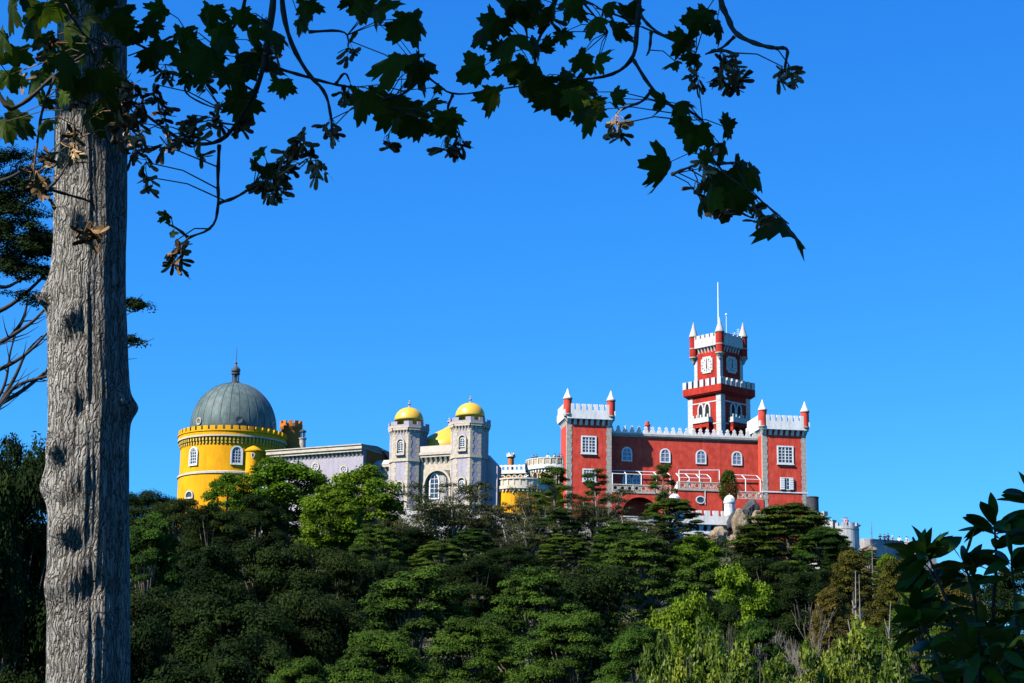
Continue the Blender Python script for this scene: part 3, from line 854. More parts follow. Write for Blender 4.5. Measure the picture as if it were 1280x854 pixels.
gate = empty('gatehouse', GF.o, g_rot, 'mauve and cream gatehouse with a bay window between the two domed towers', 'gatehouse')
gy = -0.6
ga, gb = 2.3, GX2 - 2.3
gz_top, gz_c0 = GF.z(548, 566, gy), GF.z(548, 580, gy)
b = MB(); b.box(ga, gb, gy, 9, -8, gz_top); b.build('wall', M['stone'], gate)
b = MB(); corbels(b, TR(ga, gy, 0), gb - ga, gz_c0, gz_top - .35, .34, .42, .55, .25); b.box(ga + .002, gb - .002, gy - .7, gy + .3, gz_top - .348, gz_top + .02); b.build('corbel_band', M['stone'], gate)
b = MB(); b.box(ga, gb, gy - .55, 11, gz_top + .022, gz_top + 1.0); b.build('attic', M['pink_roof'], gate)
hx = GF.x(549, 610, gy)
zz0, zz1 = GF.z(549, 645, gy), GF.z(549, 587.5, gy)
arc_o = arch_pts(hx + .1, zz0, 4.6, zz1 - zz0, 16)
arc_o = [(x, min(z, zz1)) for x, z in arc_o]
b = MB(); b.ring(arc_o, shrink(arc_o, .3), gy - 1.1, gy + .02); b.build('bay_hood', M['stone'], gate)
wz0, wz1 = GF.z(545, 625, gy), GF.z(545, 592, gy)
ow = arch_pts(GF.x(543.5, 610, gy - .5), wz0, 1.7, wz1 - wz0, 10, True)
b = MB(); b.prism([(hx - 1.75, gy - .001), (hx - 1.1, gy - .55), (hx + 1.1, gy - .55), (hx + 1.75, gy - .001)], zz0, wz1 + .4); b.build('bay', M['quoin'], gate)
window(gate, TR(0, gy - .56, 0), ow, .2, (1, 4), .14)
window(gate, TR(hx + 1.1, gy - .56, 0) @ RZ(R(40)), arch_pts(.42, wz0 + .4, .62, wz1 - wz0 - .9, 10, True), .1, (1, 3), .1)
# ogee dome behind
ozx = GF.x(561, 560, 6.0)
zo0, zo1 = GF.z(561, 568, 6.0), GF.z(561, 533, 6.0)
b = MB()
rr = 4.75
prof = [(rr, gz_top + .5), (rr, zo0)]
for i in range(1, 17):
    t = i / 16
    r_ = rr * float(np.interp(t, [0, .24, .38, .55, .74, .87, 1], [1, .99, .93, .74, .46, .22, .04]))
    prof.append((r_, zo0 + (zo1 - zo0) * t))
b.lathe(prof, ozx, 6.0, 44); o = b.build('ogee_dome', M['gold'], gate, True)
zf = GF.z(561, 520.5, 6.0); h = zf - zo1
f = MB(); f.lathe([(.4, zo1 - .3), (.16, zo1 + .1), (.12, zo1 + h * .3), (.34, zo1 + h * .4), (.3, zo1 + h * .5), (.1, zo1 + h * .58), (.2, zo1 + h * .68), (.06, zo1 + h * .78), (0, zf)], ozx, 6.0, 12); f.build('finial', M['quoin'], o)
# roof slope to the right of the right tower
rx_ = GX2 + 2.3
b = MB()
za, zb = GF.z(609, 568, 1.0), GF.z(622, 583.5, 1.0)
xb = GF.x(622, 583, 1.0)
b.add([(rx_, 1.0, -8), (xb, 1.0, -8), (xb, 1.0, zb), (rx_, 1.0, za), (rx_, 2.4, -8), (xb, 2.4, -8), (xb, 2.4, zb), (rx_, 2.4, za)], [(0, 1, 2, 3), (4, 7, 6, 5), (3, 2, 6, 7), (1, 5, 6, 2), (0, 3, 7, 4)])
b.build('side_gable', M['mauve'], gate)
# lower link to the wing
b = MB()
lx_a = GF.x(452, 600, 2.2)
lz = GF.z(470, 582, 2.2)
b.box(lx_a, -2.2, 2.2, 8, -8, lz); b.build('link_wall', M['mauve'], gate)
b = MB(); corbels(b, TR(lx_a, 2.2, 0), -2.2 - lx_a, GF.z(470, 592.5, 2.2), lz, .3, .42, .5, .3); b.build('link_corbel_band', M['stone'], gate)
b = MB()
zq0, zq1 = lz + .01, GF.z(470, 574.5, 2.2)
b.add([(lx_a, 1.65, zq0), (-2.2, 1.65, zq0), (-2.2, 3.2, zq1), (lx_a, 3.2, zq1), (lx_a, 8, zq0), (-2.2, 8, zq0), (-2.2, 8, zq1), (lx_a, 8, zq1)], [(0, 1, 2, 3), (3, 2, 6, 7), (0, 3, 7, 4), (1, 5, 6, 2)])
b.build('link_roof', M['pink_roof'], gate)

# ------------------------------------------------------------------ mauve wing with round windows
WF = Frame(at(452, 640, 287), -26)
wing = empty('palace_wing', WF.o, R(-26), 'long mauve tiled wing with round windows between the yellow drum and gatehouse', 'building')
xl = WF.x(336, 572, 0)
zt, zc1, zc0 = WF.z(447, 557.5, 0), WF.z(447, 562, 0), WF.z(447, 571, 0)
b = MB(); b.box(xl, 0, 0, 8.5, -8, zc1); b.build('wall', M['mauve'], wing)
b = MB(); corbels(b, TR(xl, 0, 0), -xl, zc0, zc1 - .02, .3, .4, .55, .32)
b.build('corbel_band', M['stone'], wing)
b = MB(); b.box(xl - .1, .1, -.75, 8.6, zc1, zt); b.box(xl - .15, .15, -.9, 8.65, zt + .002, zt + .16)
b.build('cornice', M['stone'], wing)
b = MB(); b.add([(xl, -.6, zt + .165), (0, -.6, zt + .165), (0, 4.2, zt + .55), (xl, 4.2, zt + .55), (0, 8.5, zt + .165), (xl, 8.5, zt + .165)], [(0, 1, 2, 3), (3, 2, 4, 5), (0, 3, 5), (1, 4, 2)])
b.build('roof', M['quoin'], wing)
b = MB()                                     # ochre end wall stepping down behind
ye = 9.5
z3, z4 = zt + .1, WF.z(452, 573, 0)
b.add([(.02, .9, -8), (.02, ye + 1, -8), (.02, ye + 1, z4 - 1.0), (.02, 5.5, zt - .1), (.02, .9, zt - .05), (-1, .9, -8), (-1, ye + 1, -8), (-1, ye + 1, z4 - 1.0), (-1, 5.5, zt - .1), (-1, .9, zt - .05)],
      [(0, 1, 2, 3, 4), (9, 8, 7, 6, 5), (1, 6, 7, 2), (2, 7, 8, 3), (0, 5, 6, 1)])
b.build('end_wall', M['ochre'], wing)
b = MB()
b.add([(.35, 5.4, zt - .02), (.35, ye + 1.2, z4 - 1.0), (-4, ye + 1.2, z4 - 1.0), (-4, 5.4, zt - .02), (.35, 5.4, zt + .2), (.35, ye + 1.2, z4 - .75), (-4, ye + 1.2, z4 - .75), (-4, 5.4, zt + .2)],
      [(0, 1, 2, 3), (4, 7, 6, 5), (0, 4, 5, 1), (1, 5, 6, 2), (2, 6, 7, 3), (3, 7, 4, 0)])
b.build('rear_roof', M['dark_metal'], wing)
b = MB(); b.box(.021, .06, 6.6, 7.6, zt - 1.6, zt - .5); b.build('vent', M['dark'], wing)
for px, py in ((394.5, 583.5), (430, 587), (357, 586)):
    c = circle_pts(WF.x(px, py, 0), WF.z(px, py, 0), .72, 22)
    o = MB(); o.ring(c, shrink(c, .26), -.16, .02); wo_ = o.build('window', M['stone'], wing)
    g = MB(); g.xz(shrink(c, .2), -.05, .03); g.build('pane', M['blue_glass'], wo_)
    g = MB(); X, Zc = WF.x(px, py, 0), WF.z(px, py, 0)
    g.ring(circle_pts(X, Zc, .22, 14), circle_pts(X, Zc, .15, 14), -.12, -.051)
    for k in range(6):
        a = math.pi * k / 3 + .3
        g.tube([(X + .2 * math.cos(a), -.09, Zc + .2 * math.sin(a)), (X + .5 * math.cos(a), -.09, Zc + .5 * math.sin(a))], .035, 4)
    g.build('tracery', M['white'], wo_)

# ------------------------------------------------------------------ yellow drum with slate dome
DY = 300.0
DO = at(287, 640, DY)
PXD = FPX / (at(287, 560, DY).dot(_fwd))     # pixels per metre there
DR = 66 / PXD
DZ = lambda py, dy=0.0: at(287, py, DY - dy).z - DO.z
drum = empty('round_tower', DO, 0, 'huge yellow round tower under a blue grey ribbed dome', 'tower')
zA, zB, zC, zD, zE = DZ(590, DR), DZ(553.5, DR), DZ(545, DR), DZ(536.5, DR), DZ(531.5, DR)
b = MB(); b.lathe([(DR * .985, -8), (DR * .985, zA)], 0, 0, 96); b.lathe([(DR * .965, zA + .002), (DR * .965, zB + 1.6)], 0, 0, 96); b.build('wall', M['yellow'], drum, False)
b = MB(); b.lathe([(DR * .96, zA - .3), (DR * 1.005, zA - .15), (DR * 1.005, zA + .15), (DR * .96, zA + .3)], 0, 0, 96, caps=False)
b.build('string_course', M['stone'], drum)
b = MB()
nb = 84
for i in range(nb):
    a = 2 * math.pi * i / nb
    b.arc(DR * .95, DR * .99, a, a + .034, zB, zB + .45, 1); b.arc(DR * .95, DR * 1.005, a, a + .034, zB + .452, zC - .001, 1)
b.build('corbel_band', M['pale_yellow'], drum)
b = MB(); b.arc(DR * .95, DR * 1.025, 0, 2 * math.pi, zC, zC + .28, 96)
b.build('cornice', M['stone'], drum)
b = MB()
b.arc(DR * .975, DR * 1.02, 0, 2 * math.pi, zC + .282, zD, 96)
nm = 44
for i in range(nm):
    a = 2 * math.pi * i / nm
    b.arc(DR * .977, DR * 1.018, a, a + 2 * math.pi / nm * .7, zD + .002, zE, 3)
b.arc(DR * 1.021, DR * 1.035, 0, 2 * math.pi, (zC + zD) / 2 + .3, (zC + zD) / 2 + .42, 96)
b.build('parapet', M['yellow'], drum)
# dome
rd = 53.5 / PXD
zd0, zd1 = DZ(536, 0), DZ(479.5, 0)
b = MB()
prof = [(rd * 1.0, zC)]
for i in range(25):
    a = math.pi / 2 * i / 24
    prof.append((rd * math.cos(a) ** 0.95 if i < 24 else 0.0, zd0 + (zd1 - zd0) * math.sin(a) ** 1.02))
b.lathe(prof, 0, 0, 96); dome = b.build('dome', M['slate'], drum, True)
b = MB()
for k in range(28):
    a = 2 * math.pi * k / 28 + .05
    pts = []
    for i in range(0, 23):
        t = math.pi / 2 * i / 24
        r_ = rd * math.cos(t) ** .95 + .01
        pts.append((r_ * math.cos(a), r_ * math.sin(a), zd0 + (zd1 - zd0) * math.sin(t) ** 1.02))
    b.tube(pts, .042, 5)
b.build('rib', M['dark_metal'], dome)
for px in (246.5, 294.5, 336.5):
    s_ = max(-.97, min(.97, (px - 288) / 53.0))
    a = math.asin(s_) + math.atan2(DO.x, DO.y) * -1
    T = RZ(a) @ TR(0, -rd * .985, DZ(525.5, rd * .9))
    c = circle_pts(0, 0, .62, 20)
    o = MB(); o.T = T; o.ring(c, shrink(c, .2), -.28, 1.0); wo_ = o.build('dormer', M['dark_metal' if px == 294.5 else 'quoin'], dome)
    g = MB(); g.T = T; g.xz(shrink(c, .15), -.1, .02); g.build('pane', M['glass'], wo_)
    g = MB(); g.T = T; g.ring(shrink(c, .21), shrink(c, .3), -.2, -.11); g.box(-.04, .04, -.18, -.101, -.4, .4); g.box(-.4, .4, -.175, -.102, -.04, .04); g.build('glazing', M['quoin'], wo_)
# lantern
zl0, zl1, zl2, zl3 = DZ(479.5), DZ(468), DZ(457.5), DZ(433)
b = MB()
b.lathe([(.85, zl0 - .25), (.85, zl0 + .15), (.6, zl0 + .2), (.6, zl0 + .3)], 0, 0, 16)
for k in range(6):
    a = math.pi / 3 * k + .2
    b.tube([(.5 * math.cos(a), .5 * math.sin(a), zl0 + .25), (.5 * math.cos(a), .5 * math.sin(a), zl1)], .09, 6)
b.tube([(0, 0, zl0), (0, 0, zl1)], .16, 8)
b.lathe([(.5, zl1 - .1), (.72, zl1), (.72, zl1 + .2), (.55, zl1 + .25), (.74, zl1 + .5), (.72, zl1 + .85), (.45, zl1 + 1.15), (.2, zl2), (.12, zl2 + .25), (.24, zl2 + .45), (.1, zl2 + .7), (.06, zl2 + .9), (.04, zl3 - .2), (0, zl3)], 0, 0, 16)
b.build('lantern', M['dark_metal'], dome, False)
view_a = math.atan2(-DO.x, DO.y)             # turn so that 0 faces the camera
def on_drum(px, r_=DR * .965):
    return RZ(math.asin((px - 287) / PXD / r_) + -math.atan2(DO.x, DO.y) * 1.0) @ TR(0, -r_, 0)
for px in (241, 292.5):
    z0, z1 = DZ(580.5, DR), DZ(556.5, DR)
    T = on_drum(px)
    of = arch_pts(0, z0, 1.9, z1 - z0, 14)
    o = MB(); o.T = T; o.ring(of, shrink(of, .2), -.2, .12); sb = o.build('window', M['white'], drum)
    inner = shrink(of, .18)
    wi = window(sb, T, inner, .16, (2, 4), .11, bar_w=.075); wi.name = 'sash_window'
for px in (238,):
    T = on_drum(px, DR * .985)
    of = arch_pts(0, DZ(622, DR), 1.9, DZ(611, DR) - DZ(622, DR), 14)
    o = MB(); o.T = T; o.ring(of, shrink(of, .27), -.2, .12); sb = o.build('window', M['stone'], drum)
    g = MB(); g.T = T; g.xz(shrink(of, .2), -.06, .1); g.build('pane', M['glass'], sb)
# little turret against the drum
def on_drum_xy(px, r_):
    a = math.asin((px - 287) / PXD / r_) - math.atan2(DO.x, DO.y)
    v = RZ(a) @ Vector((0, -r_, 0)); return v.x, v.y
tx_, ty_ = on_drum_xy(312.5, DR * .98)
b = MB(); tr_ = 9.6 / PXD
b.lathe([(tr_, -8), (tr_, DZ(562, DR))], tx_, ty_, 28); st_ = b.build('stair_turret', M['yellow'], drum)
b = MB(); b.lathe([(tr_ * 1.12, DZ(563, DR)), (tr_ * 1.12, DZ(561.5, DR)), (tr_ * .8, DZ(558.5, DR)), (0, DZ(554.5, DR))], tx_, ty_, 28); b.build('cone_roof', M['yellow'], st_)
a = -math.atan2(DO.x, DO.y)
T = TR(tx_, ty_, 0) @ RZ(a - .05) @ TR(0, -tr_, 0)
o = MB(); o.T = T; c = circle_pts(0, DZ(568.5, DR), .26, 14, .42); o.ring(c, shrink(c, .09), -.1, .1); w_ = o.build('window', M['white'], st_)
g = MB(); g.T = T; g.xz(shrink(c, .07), -.03, .08); g.build('pane', M['glass'], w_)
# crenellated turret behind, column chimney, small white terrace
b = MB()
RO = at(360, 640, 307)
rt = empty('rear_turret', RO, 0, 'yellow round turret toned dark as in shade, with small battlements behind the yellow drum', 'turret')
zr1, zr2, zr3 = at(360, 531, 307).z - RO.z, at(360, 527.5, 307).z - RO.z, at(360, 535, 307).z - RO.z
r_ = 1.62
b.lathe([(r_, -8), (r_, zr3)], 0, 0, 28); b.build('wall', M['ochre'], rt)  # yellow plaster; the drum's shade over it is put in as ochre
b = MB(); b.lathe([(r_, zr3 - .6), (r_ * 1.15, zr3), (r_ * 1.15, zr1)], 0, 0, 28)
for k in range(11):
    a = 2 * math.pi * k / 11
    b.arc(r_ * .95, r_ * 1.145, a, a + .36, zr1 + .002, zr2, 2)
b.build('parapet', M['ochre'], rt)
CO = at(376.5, 600, 301)
ch = empty('column_chimney', CO, 0, 'slim stone chimney with an open pillared top beside the shade toned rear turret', 'chimney')
Zk = lambda py: at(376.5, py, 301).z - CO.z
b = MB(); b.lathe([(.52, -4), (.5, Zk(549.5)), (.62, Zk(549)), (.62, Zk(547.8)), (.45, Zk(547.5))], 0, 0, 14); b.build('shaft', M['quoin'], ch)
b = MB()
for k in range(5):
    a = 2 * math.pi * k / 5
    b.tube([(.33 * math.cos(a), .33 * math.sin(a), Zk(548)), (.33 * math.cos(a), .33 * math.sin(a), Zk(540))], .08, 5)
b.lathe([(.55, Zk(540.3)), (.55, Zk(539)), (.3, Zk(537.5)), (0, Zk(536.5))], 0, 0, 14); b.build('pillared_top', M['dark_metal'], ch)
LO = at(327, 640, 294)
lt = empty('low_terrace', LO, R(-26), 'low white terrace wall at the foot of the yellow round tower', 'wall')
b = MB(); z1 = at(327, 585, 294).z - LO.z; b.box(-1.8, 2.4, -1.2, 2, -6, z1); b.build('wall', M['white'], lt)
b = MB(); b.box(-1.9, 2.5, -1.35, -.9, z1 + .002, z1 + .25); b.build('coping', M['stone'], lt)

# ------------------------------------------------------------------ yellow arcaded terrace
BO = at(690, 640, 286)
bas = empty('round_terrace', BO, 0, 'round yellow arcaded terrace with a white balustrade beside the left red tower', 'terrace')
PB = FPX / at(690, 590, 286).dot(_fwd)
br = 33.0 / PB
BZ = lambda py: at(690, py, 286 - br).z - BO.z
zb0, zb1, zb2 = BZ(582.5), BZ(580), BZ(571.5)
b = MB(); b.lathe([(br * .9, -9), (br * .9, zb0 - .3)], 0, 0, 64); b.build('wall', M['yellow'], bas)
b = MB()
nk = 46
for i in range(nk):
    a = 2 * math.pi * i / nk
    b.arc(br * .88, br * .97, a, a + .06, zb0 - .75, zb0 - .3, 1)
b.arc(br * .88, br * 1.02, 0, 2 * math.pi, zb0 - .298, zb1, 64); b.build('corbel_band', M['white'], bas)
b = MB()
b.arc(br * .97, br * 1.0, 0, 2 * math.pi, zb1 + .002, zb2 - .16, 64); b.arc(br * .95, br * 1.02, 0, 2 * math.pi, zb2 - .158, zb2, 64)
np_ = 26
for i in range(np_):
    a = 2 * math.pi * i / np_
    b.arc(br * 1.001, br * 1.03, a, a + .045, zb1 + .003, zb2 - .16, 1)
    for q in (.09, .15):
        b.arc(br * 1.001, br * 1.015, a + q, a + q + .02, zb1 + .2, zb2 - .35, 1)
bo_ = b.build('balustrade', M['cream'], bas)
b = MB()
na = 16
for i in range(na):
    a = 2 * math.pi * i / na
    T = RZ(a) @ TR(0, -br * .9, 0)
    of = arch_pts(0, BZ(604), 1.15, BZ(588) - BZ(604), 10)
    o = MB(); o.T = T; o.ring(of, shrink(of, .16), -.14, .1)
    if math.cos(a) > .05:
        w_ = o.build('arch', M['stone'], bas)
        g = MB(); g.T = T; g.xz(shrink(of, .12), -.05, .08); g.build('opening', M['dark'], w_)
# crenellated wall between the terrace and the gate tower
YF = Frame(at(634, 640, 289), -14)
cw = empty('battlement_wall', YF.o, R(-14), 'yellow arcaded wall with a tall white crest between gate tower and round terrace', 'wall')
xa, xb = YF.x(603, 590, 0), YF.x(662, 590, 0)
y0z, y1z, y2z = YF.z(634, 592.5, 0), YF.z(634, 588, 0), YF.z(634, 581.5, 0)
b = MB(); b.box(xa, xb, 0, 3, -9, y0z); b.build('wall', M['yellow'], cw)
b = MB(); b.box(xa, xb, -.25, .2, y0z + .002, y1z)
merlons(b, TR(xa, -.2, y1z + .002), xb - xa, 0, y2z - y1z, .36, .34, .25)
b.box(xa, xb, -.19, .04, y1z + .5, y1z + .75)
b.build('crest', M['white'], cw)
for k in range(8):
    x = xa + .5 + k * (xb - xa - 1) / 7
    of = arch_pts(x, y0z - 1.1, .7, .95, 8)
    o = MB(); o.ring(of, shrink(of, .11), -.12, .02); w_ = o.build('arch', M['white'], cw)
    g = MB(); g.xz(shrink(of, .08), -.04, .03); g.build('opening', M['ochre'], w_)
# lower curved terrace with ramp
RO2 = at(652, 640, 283.5)
rp_ = empty('ramp_terrace', RO2, 0, 'lower yellow terrace with pale balustrade and a stair ramp climbing right', 'terrace')
r2 = 4.3
zq = lambda py: at(636, py, 280).z - RO2.z
b = MB(); b.lathe([(r2 * 1.06, -9), (r2, zq(614))], 0, 0, 48); b.build('wall', M['yellow'], rp_)
b = MB()
for i in range(44):
    a = 2 * math.pi * i / 44
    b.arc(r2 * .97, r2 * 1.05, a, a + .07, zq(614.5), zq(611.5), 1)
b.arc(r2 * .96, r2 * 1.08, 0, 2 * math.pi, zq(611.4), zq(607.5), 48)
for i in range(30):
    a = 2 * math.pi * i / 30
    b.arc(r2 * 1.0, r2 * 1.06, a, a + .06, zq(607.4), zq(599.7), 1)
b.arc(r2 * 1.01, r2 * 1.04, 0, 2 * math.pi, zq(607.3), zq(599.8), 48)
b.arc(r2 * .98, r2 * 1.08, 0, 2 * math.pi, zq(599.6), zq(597.8), 48)
b.build('balustrade', M['cream'], rp_)
b = MB()
p0, p1 = at(641, 606, 279.3) - RO2, at(660, 594, 282.2) - RO2
for s, hh in ((0, 0),):
    d = Vector((p1.x - p0.x, p1.y - p0.y, 0)).normalized(); n_ = Vector((d.y, -d.x, 0)) * .15
    vs = [p0 + n_ - Vector((0, 0, 1.3)), p1 + n_ - Vector((0, 0, 1.3)), p1 + n_, p0 + n_, p0 - n_ - Vector((0, 0, 1.3)), p1 - n_ - Vector((0, 0, 1.3)), p1 - n_, p0 - n_]
    b.add([tuple(v) for v in vs], [(0, 1, 2, 3), (4, 7, 6, 5), (3, 2, 6, 7), (0, 4, 5, 1), (0, 3, 7, 4), (1, 5, 6, 2)])
b.build('stair_rail', M['white'], rp_)
HO = at(638.5, 600, 295)
hc = empty('chimney_turret', HO, 0, 'brown round chimney turret with a white crown above the battlement wall', 'chimney')
Zh = lambda py: at(638.5, py, 295).z - HO.z
b = MB(); b.lathe([(.45, -3), (.45, Zh(573))], 0, 0, 16); b.build('shaft', M['ochre'], hc)
b = MB(); b.lathe([(.45, Zh(573.2)), (.7, Zh(571.5)), (.7, Zh(569)), (.5, Zh(568.9))], 0, 0, 16)
for k in range(8):
    a = 2 * math.pi * k / 8; b.arc(.5, .69, a, a + .45, Zh(568.95), Zh(566.8), 1)
b.build('crown', M['white'], hc)

# ------------------------------------------------------------------ lower white walls, bartizans
KF = Frame(at(885, 655, 273.5), 9)
kw = empty('lower_wall', KF.o, R(9), 'low white battlemented wall below the oval window of the red terrace', 'wall')
xa, xb = KF.x(838, 650, 0), KF.x(908, 650, 0)
z0, z1, z2 = KF.z(885, 654, 0), KF.z(885, 645.5, 0), KF.z(885, 638.8, 0)
b = MB(); b.box(xa, xb, 0, 1.0, -8, z0); b.build('wall', M['white'], kw)
b = MB(); corbels(b, TR(xa, 0, 0), xb - xa, z0 - 1.0, z0 + .25, .34, .62, .4, .4); b.build('corbel_band', M['white'], kw)
b = MB(); b.box(xa, xb, -.38, 0, z0 + .252, z1); merlons(b, TR(xa, -.38, z1 + .002), xb - xa, 0, z2 - z1, .8, .42, .34); b.build('battlement', M['white'], kw)
for k in range(6):
    x = xb - .9 - k * 1.15
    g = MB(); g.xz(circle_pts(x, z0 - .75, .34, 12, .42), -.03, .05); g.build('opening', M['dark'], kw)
def bartizan(px, Y, rows, label, r_px):
    O = at(px, 660, Y)
    t = empty('bartizan', O, 0, label, 'turret', 'small white domed turrets')
    Z = lambda py: at(px, py, Y).z - O.z
    r_ = r_px / (FPX / at(px, 640, Y).dot(_fwd))
    dt, d0, w0, w1 = rows
    b = MB(); b.lathe([(r_, Z(w0)), (r_, Z(d0))], 0, 0, 28); b.build('wall', M['white'], t)
    b = MB(); b.lathe([(.05, Z(w1)), (r_ * .45, Z(w1 + (w0 - w1) * .4)), (r_ * .7, Z(w1 + (w0 - w1) * .7)), (r_, Z(w0) - .002)], 0, 0, 28); b.build('corbel', M['white'], t)
    b = MB()
    zz0, zz1 = Z(d0) + .003, Z(dt + 2.2)
    prof = [(r_ * 1.08, zz0 - .15), (r_ * 1.14, zz0), (r_ * 1.14, zz0 + .14), (r_ * 1.0, zz0 + .2)]
    for i in range(1, 11):
        a = math.pi / 2 * i / 10
        prof.append((max(.07, r_ * 1.0 * math.cos(a)), zz0 + .2 + (zz1 - zz0 - .2) * math.sin(a)))
    prof += [(.06, Z(dt + 1.4)), (.12, Z(dt + .8)), (0, Z(dt))]
    b.lathe(prof, 0, 0, 28)
    for k in range(14):
        a = 2 * math.pi * k / 14
        b.tube([((r_ * math.cos(u) + .012) * math.cos(a), (r_ * math.cos(u) + .012) * math.sin(a), zz0 + .2 + (zz1 - zz0 - .2) * math.sin(u)) for u in [math.pi / 2 * i / 8 for i in range(8)]], .04, 4)
    b.build('dome', M['white'], t)
    b = MB(); 
    for k in range(7):
        a = -2.6 + k * .5
        b.T = RZ(a) @ TR(0, -r_, 0); b.box(-.05, .05, -.02, .05, Z(d0) - .75, Z(d0) - .3)
    b.T = Matrix.Identity(4); b.build('slit', M['quoin'], t)
bartizan(912.3, 272.6, (617, 628.5, 645, 660), 'white round turret with ribbed dome standing on the boulders below the cypress', 6.7)
bartizan(843.2, 272.5, (615.5, 624.5, 640, 652), 'white round turret whose ribbed dome peeks over the dark pine', 6.4)
# white retaining walls behind the trees
def wall_run(name, label, pts, topy, thick, mname, mer=False):
    """wall standing along pixel columns; each point (px, Y), top rows per point"""
    P0 = at(pts[0][0], topy[0], pts[0][1])
    O = Vector((P0.x, P0.y, ground(P0.x, P0.y)))
    t = empty(name, O, 0, label, 'wall')
    b = MB(); c = MB()
    for i in range(len(pts) - 1):
        A, B = at(pts[i][0], topy[i], pts[i][1]) - O, at(pts[i + 1][0], topy[i + 1], pts[i + 1][1]) - O
        d = Vector((B.x - A.x, B.y - A.y, 0)); L = d.length; d.normalize(); n_ = Vector((-d.y, d.x, 0)) * thick
        zb = -9
        vs = [(A.x, A.y, zb), (B.x, B.y, zb), tuple(B), tuple(A), (A.x + n_.x, A.y + n_.y, zb), (B.x + n_.x, B.y + n_.y, zb), tuple(B + n_), tuple(A + n_)]
        b.add(vs, [(0, 1, 2, 3), (4, 7, 6, 5), (3, 2, 6, 7), (0, 4, 5, 1), (0, 3, 7, 4), (1, 5, 6, 2)])
        up = Vector((0, 0, .16)); o_ = Vector((d.y, -d.x, 0)) * .1
        vs = [tuple(A + o_ + up * .02), tuple(B + o_ + up * .02), tuple(B + o_ + up), tuple(A + o_ + up), tuple(A + n_ - o_ + up * .02), tuple(B + n_ - o_ + up * .02), tuple(B + n_ - o_ + up), tuple(A + n_ - o_ + up)]
        c.add(vs, [(0, 1, 2, 3), (4, 7, 6, 5), (3, 2, 6, 7), (0, 4, 5, 1), (0, 3, 7, 4), (1, 5, 6, 2)])
        if mer and i in mer:
            T = Matrix.Translation(A + Vector((0, 0, .165))) @ RZ(math.atan2(d.y, d.x))
            merlons(c, T, L, 0, .6, .9, .5, thick * .8)
    b.build('wall', M[mname], t)
    c.build('coping', M[mname], t)
    return t, O
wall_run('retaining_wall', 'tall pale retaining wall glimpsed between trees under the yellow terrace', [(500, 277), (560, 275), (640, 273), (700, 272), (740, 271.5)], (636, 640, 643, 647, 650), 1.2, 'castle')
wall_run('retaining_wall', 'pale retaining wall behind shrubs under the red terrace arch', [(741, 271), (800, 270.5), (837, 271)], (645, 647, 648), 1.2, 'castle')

# castle walls at the right
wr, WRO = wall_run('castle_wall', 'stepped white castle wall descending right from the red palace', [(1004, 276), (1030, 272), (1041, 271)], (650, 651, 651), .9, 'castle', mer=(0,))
BQ = at(1058, 690, 272)
bq = empty('castle_bastion', BQ, 0, 'round whitewashed bastion with battlements at the end of the castle wall', 'wall')
zB_ = lambda py: at(1058, py, 270).z - BQ.z
b = MB(); rb = 1.85; b.lathe([(rb * 1.1, -9), (rb, zB_(661)), (rb * 1.03, zB_(660.5)), (rb * 1.03, zB_(659.6))], 0, 0, 36); b.build('wall', M['castle'], bq)
b = MB()
b.arc(rb * .86, rb * .99, 0, 2 * math.pi, zB_(659.5), zB_(657), 36)
for k in range(9):
    a = 2 * math.pi * k / 9; b.arc(rb * .86, rb * .985, a, a + .42, zB_(656.98), zB_(652.5), 3)
b.build('battlement', M['castle'], bq)
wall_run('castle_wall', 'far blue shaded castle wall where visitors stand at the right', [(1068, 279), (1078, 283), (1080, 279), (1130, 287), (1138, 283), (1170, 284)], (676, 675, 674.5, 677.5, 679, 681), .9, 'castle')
# tower stub by the right red tower, shadow put into its dark colour
SO = at(1016, 650, 283)
sb_ = empty('dark_turret', SO, 0, 'flat topped round turret darkened as if in shadow just right of the red palace', 'turret')
b = MB(); zS = at(1016, 621, 283).z - SO.z; b.lathe([(1.0, -8), (.92, zS - .3)], 0, 0, 20); b.build('wall', M['dark_rock'], sb_)
b = MB(); b.lathe([(.95, zS - .298), (1.0, zS - .1), (.8, zS)], 0, 0, 20); b.build('cap', M['dark_rock'], sb_)
# floodlight on the bastion
LP = at(1069, 672, 272)
fl = empty('floodlight', LP, 0, 'small floodlight on a bent pole above the white bastion', 'lamp')
b = MB(); e = at(1073, 657, 272) - LP; b.tube([(0, 0, -1.5), (0, 0, .6), (e.x, 0, e.z - .1)], .045, 5); b.build('pole', M['dark_metal'], fl)
b = MB(); b.T = TR(e.x, 0, e.z) @ Matrix.Rotation(.6, 4, 'Y'); b.lathe([(.1, -.3), (.28, .1), (.3, .2), (.1, .25)], 0, 0, 12); b.build('lamp_head', M['quoin'], fl)

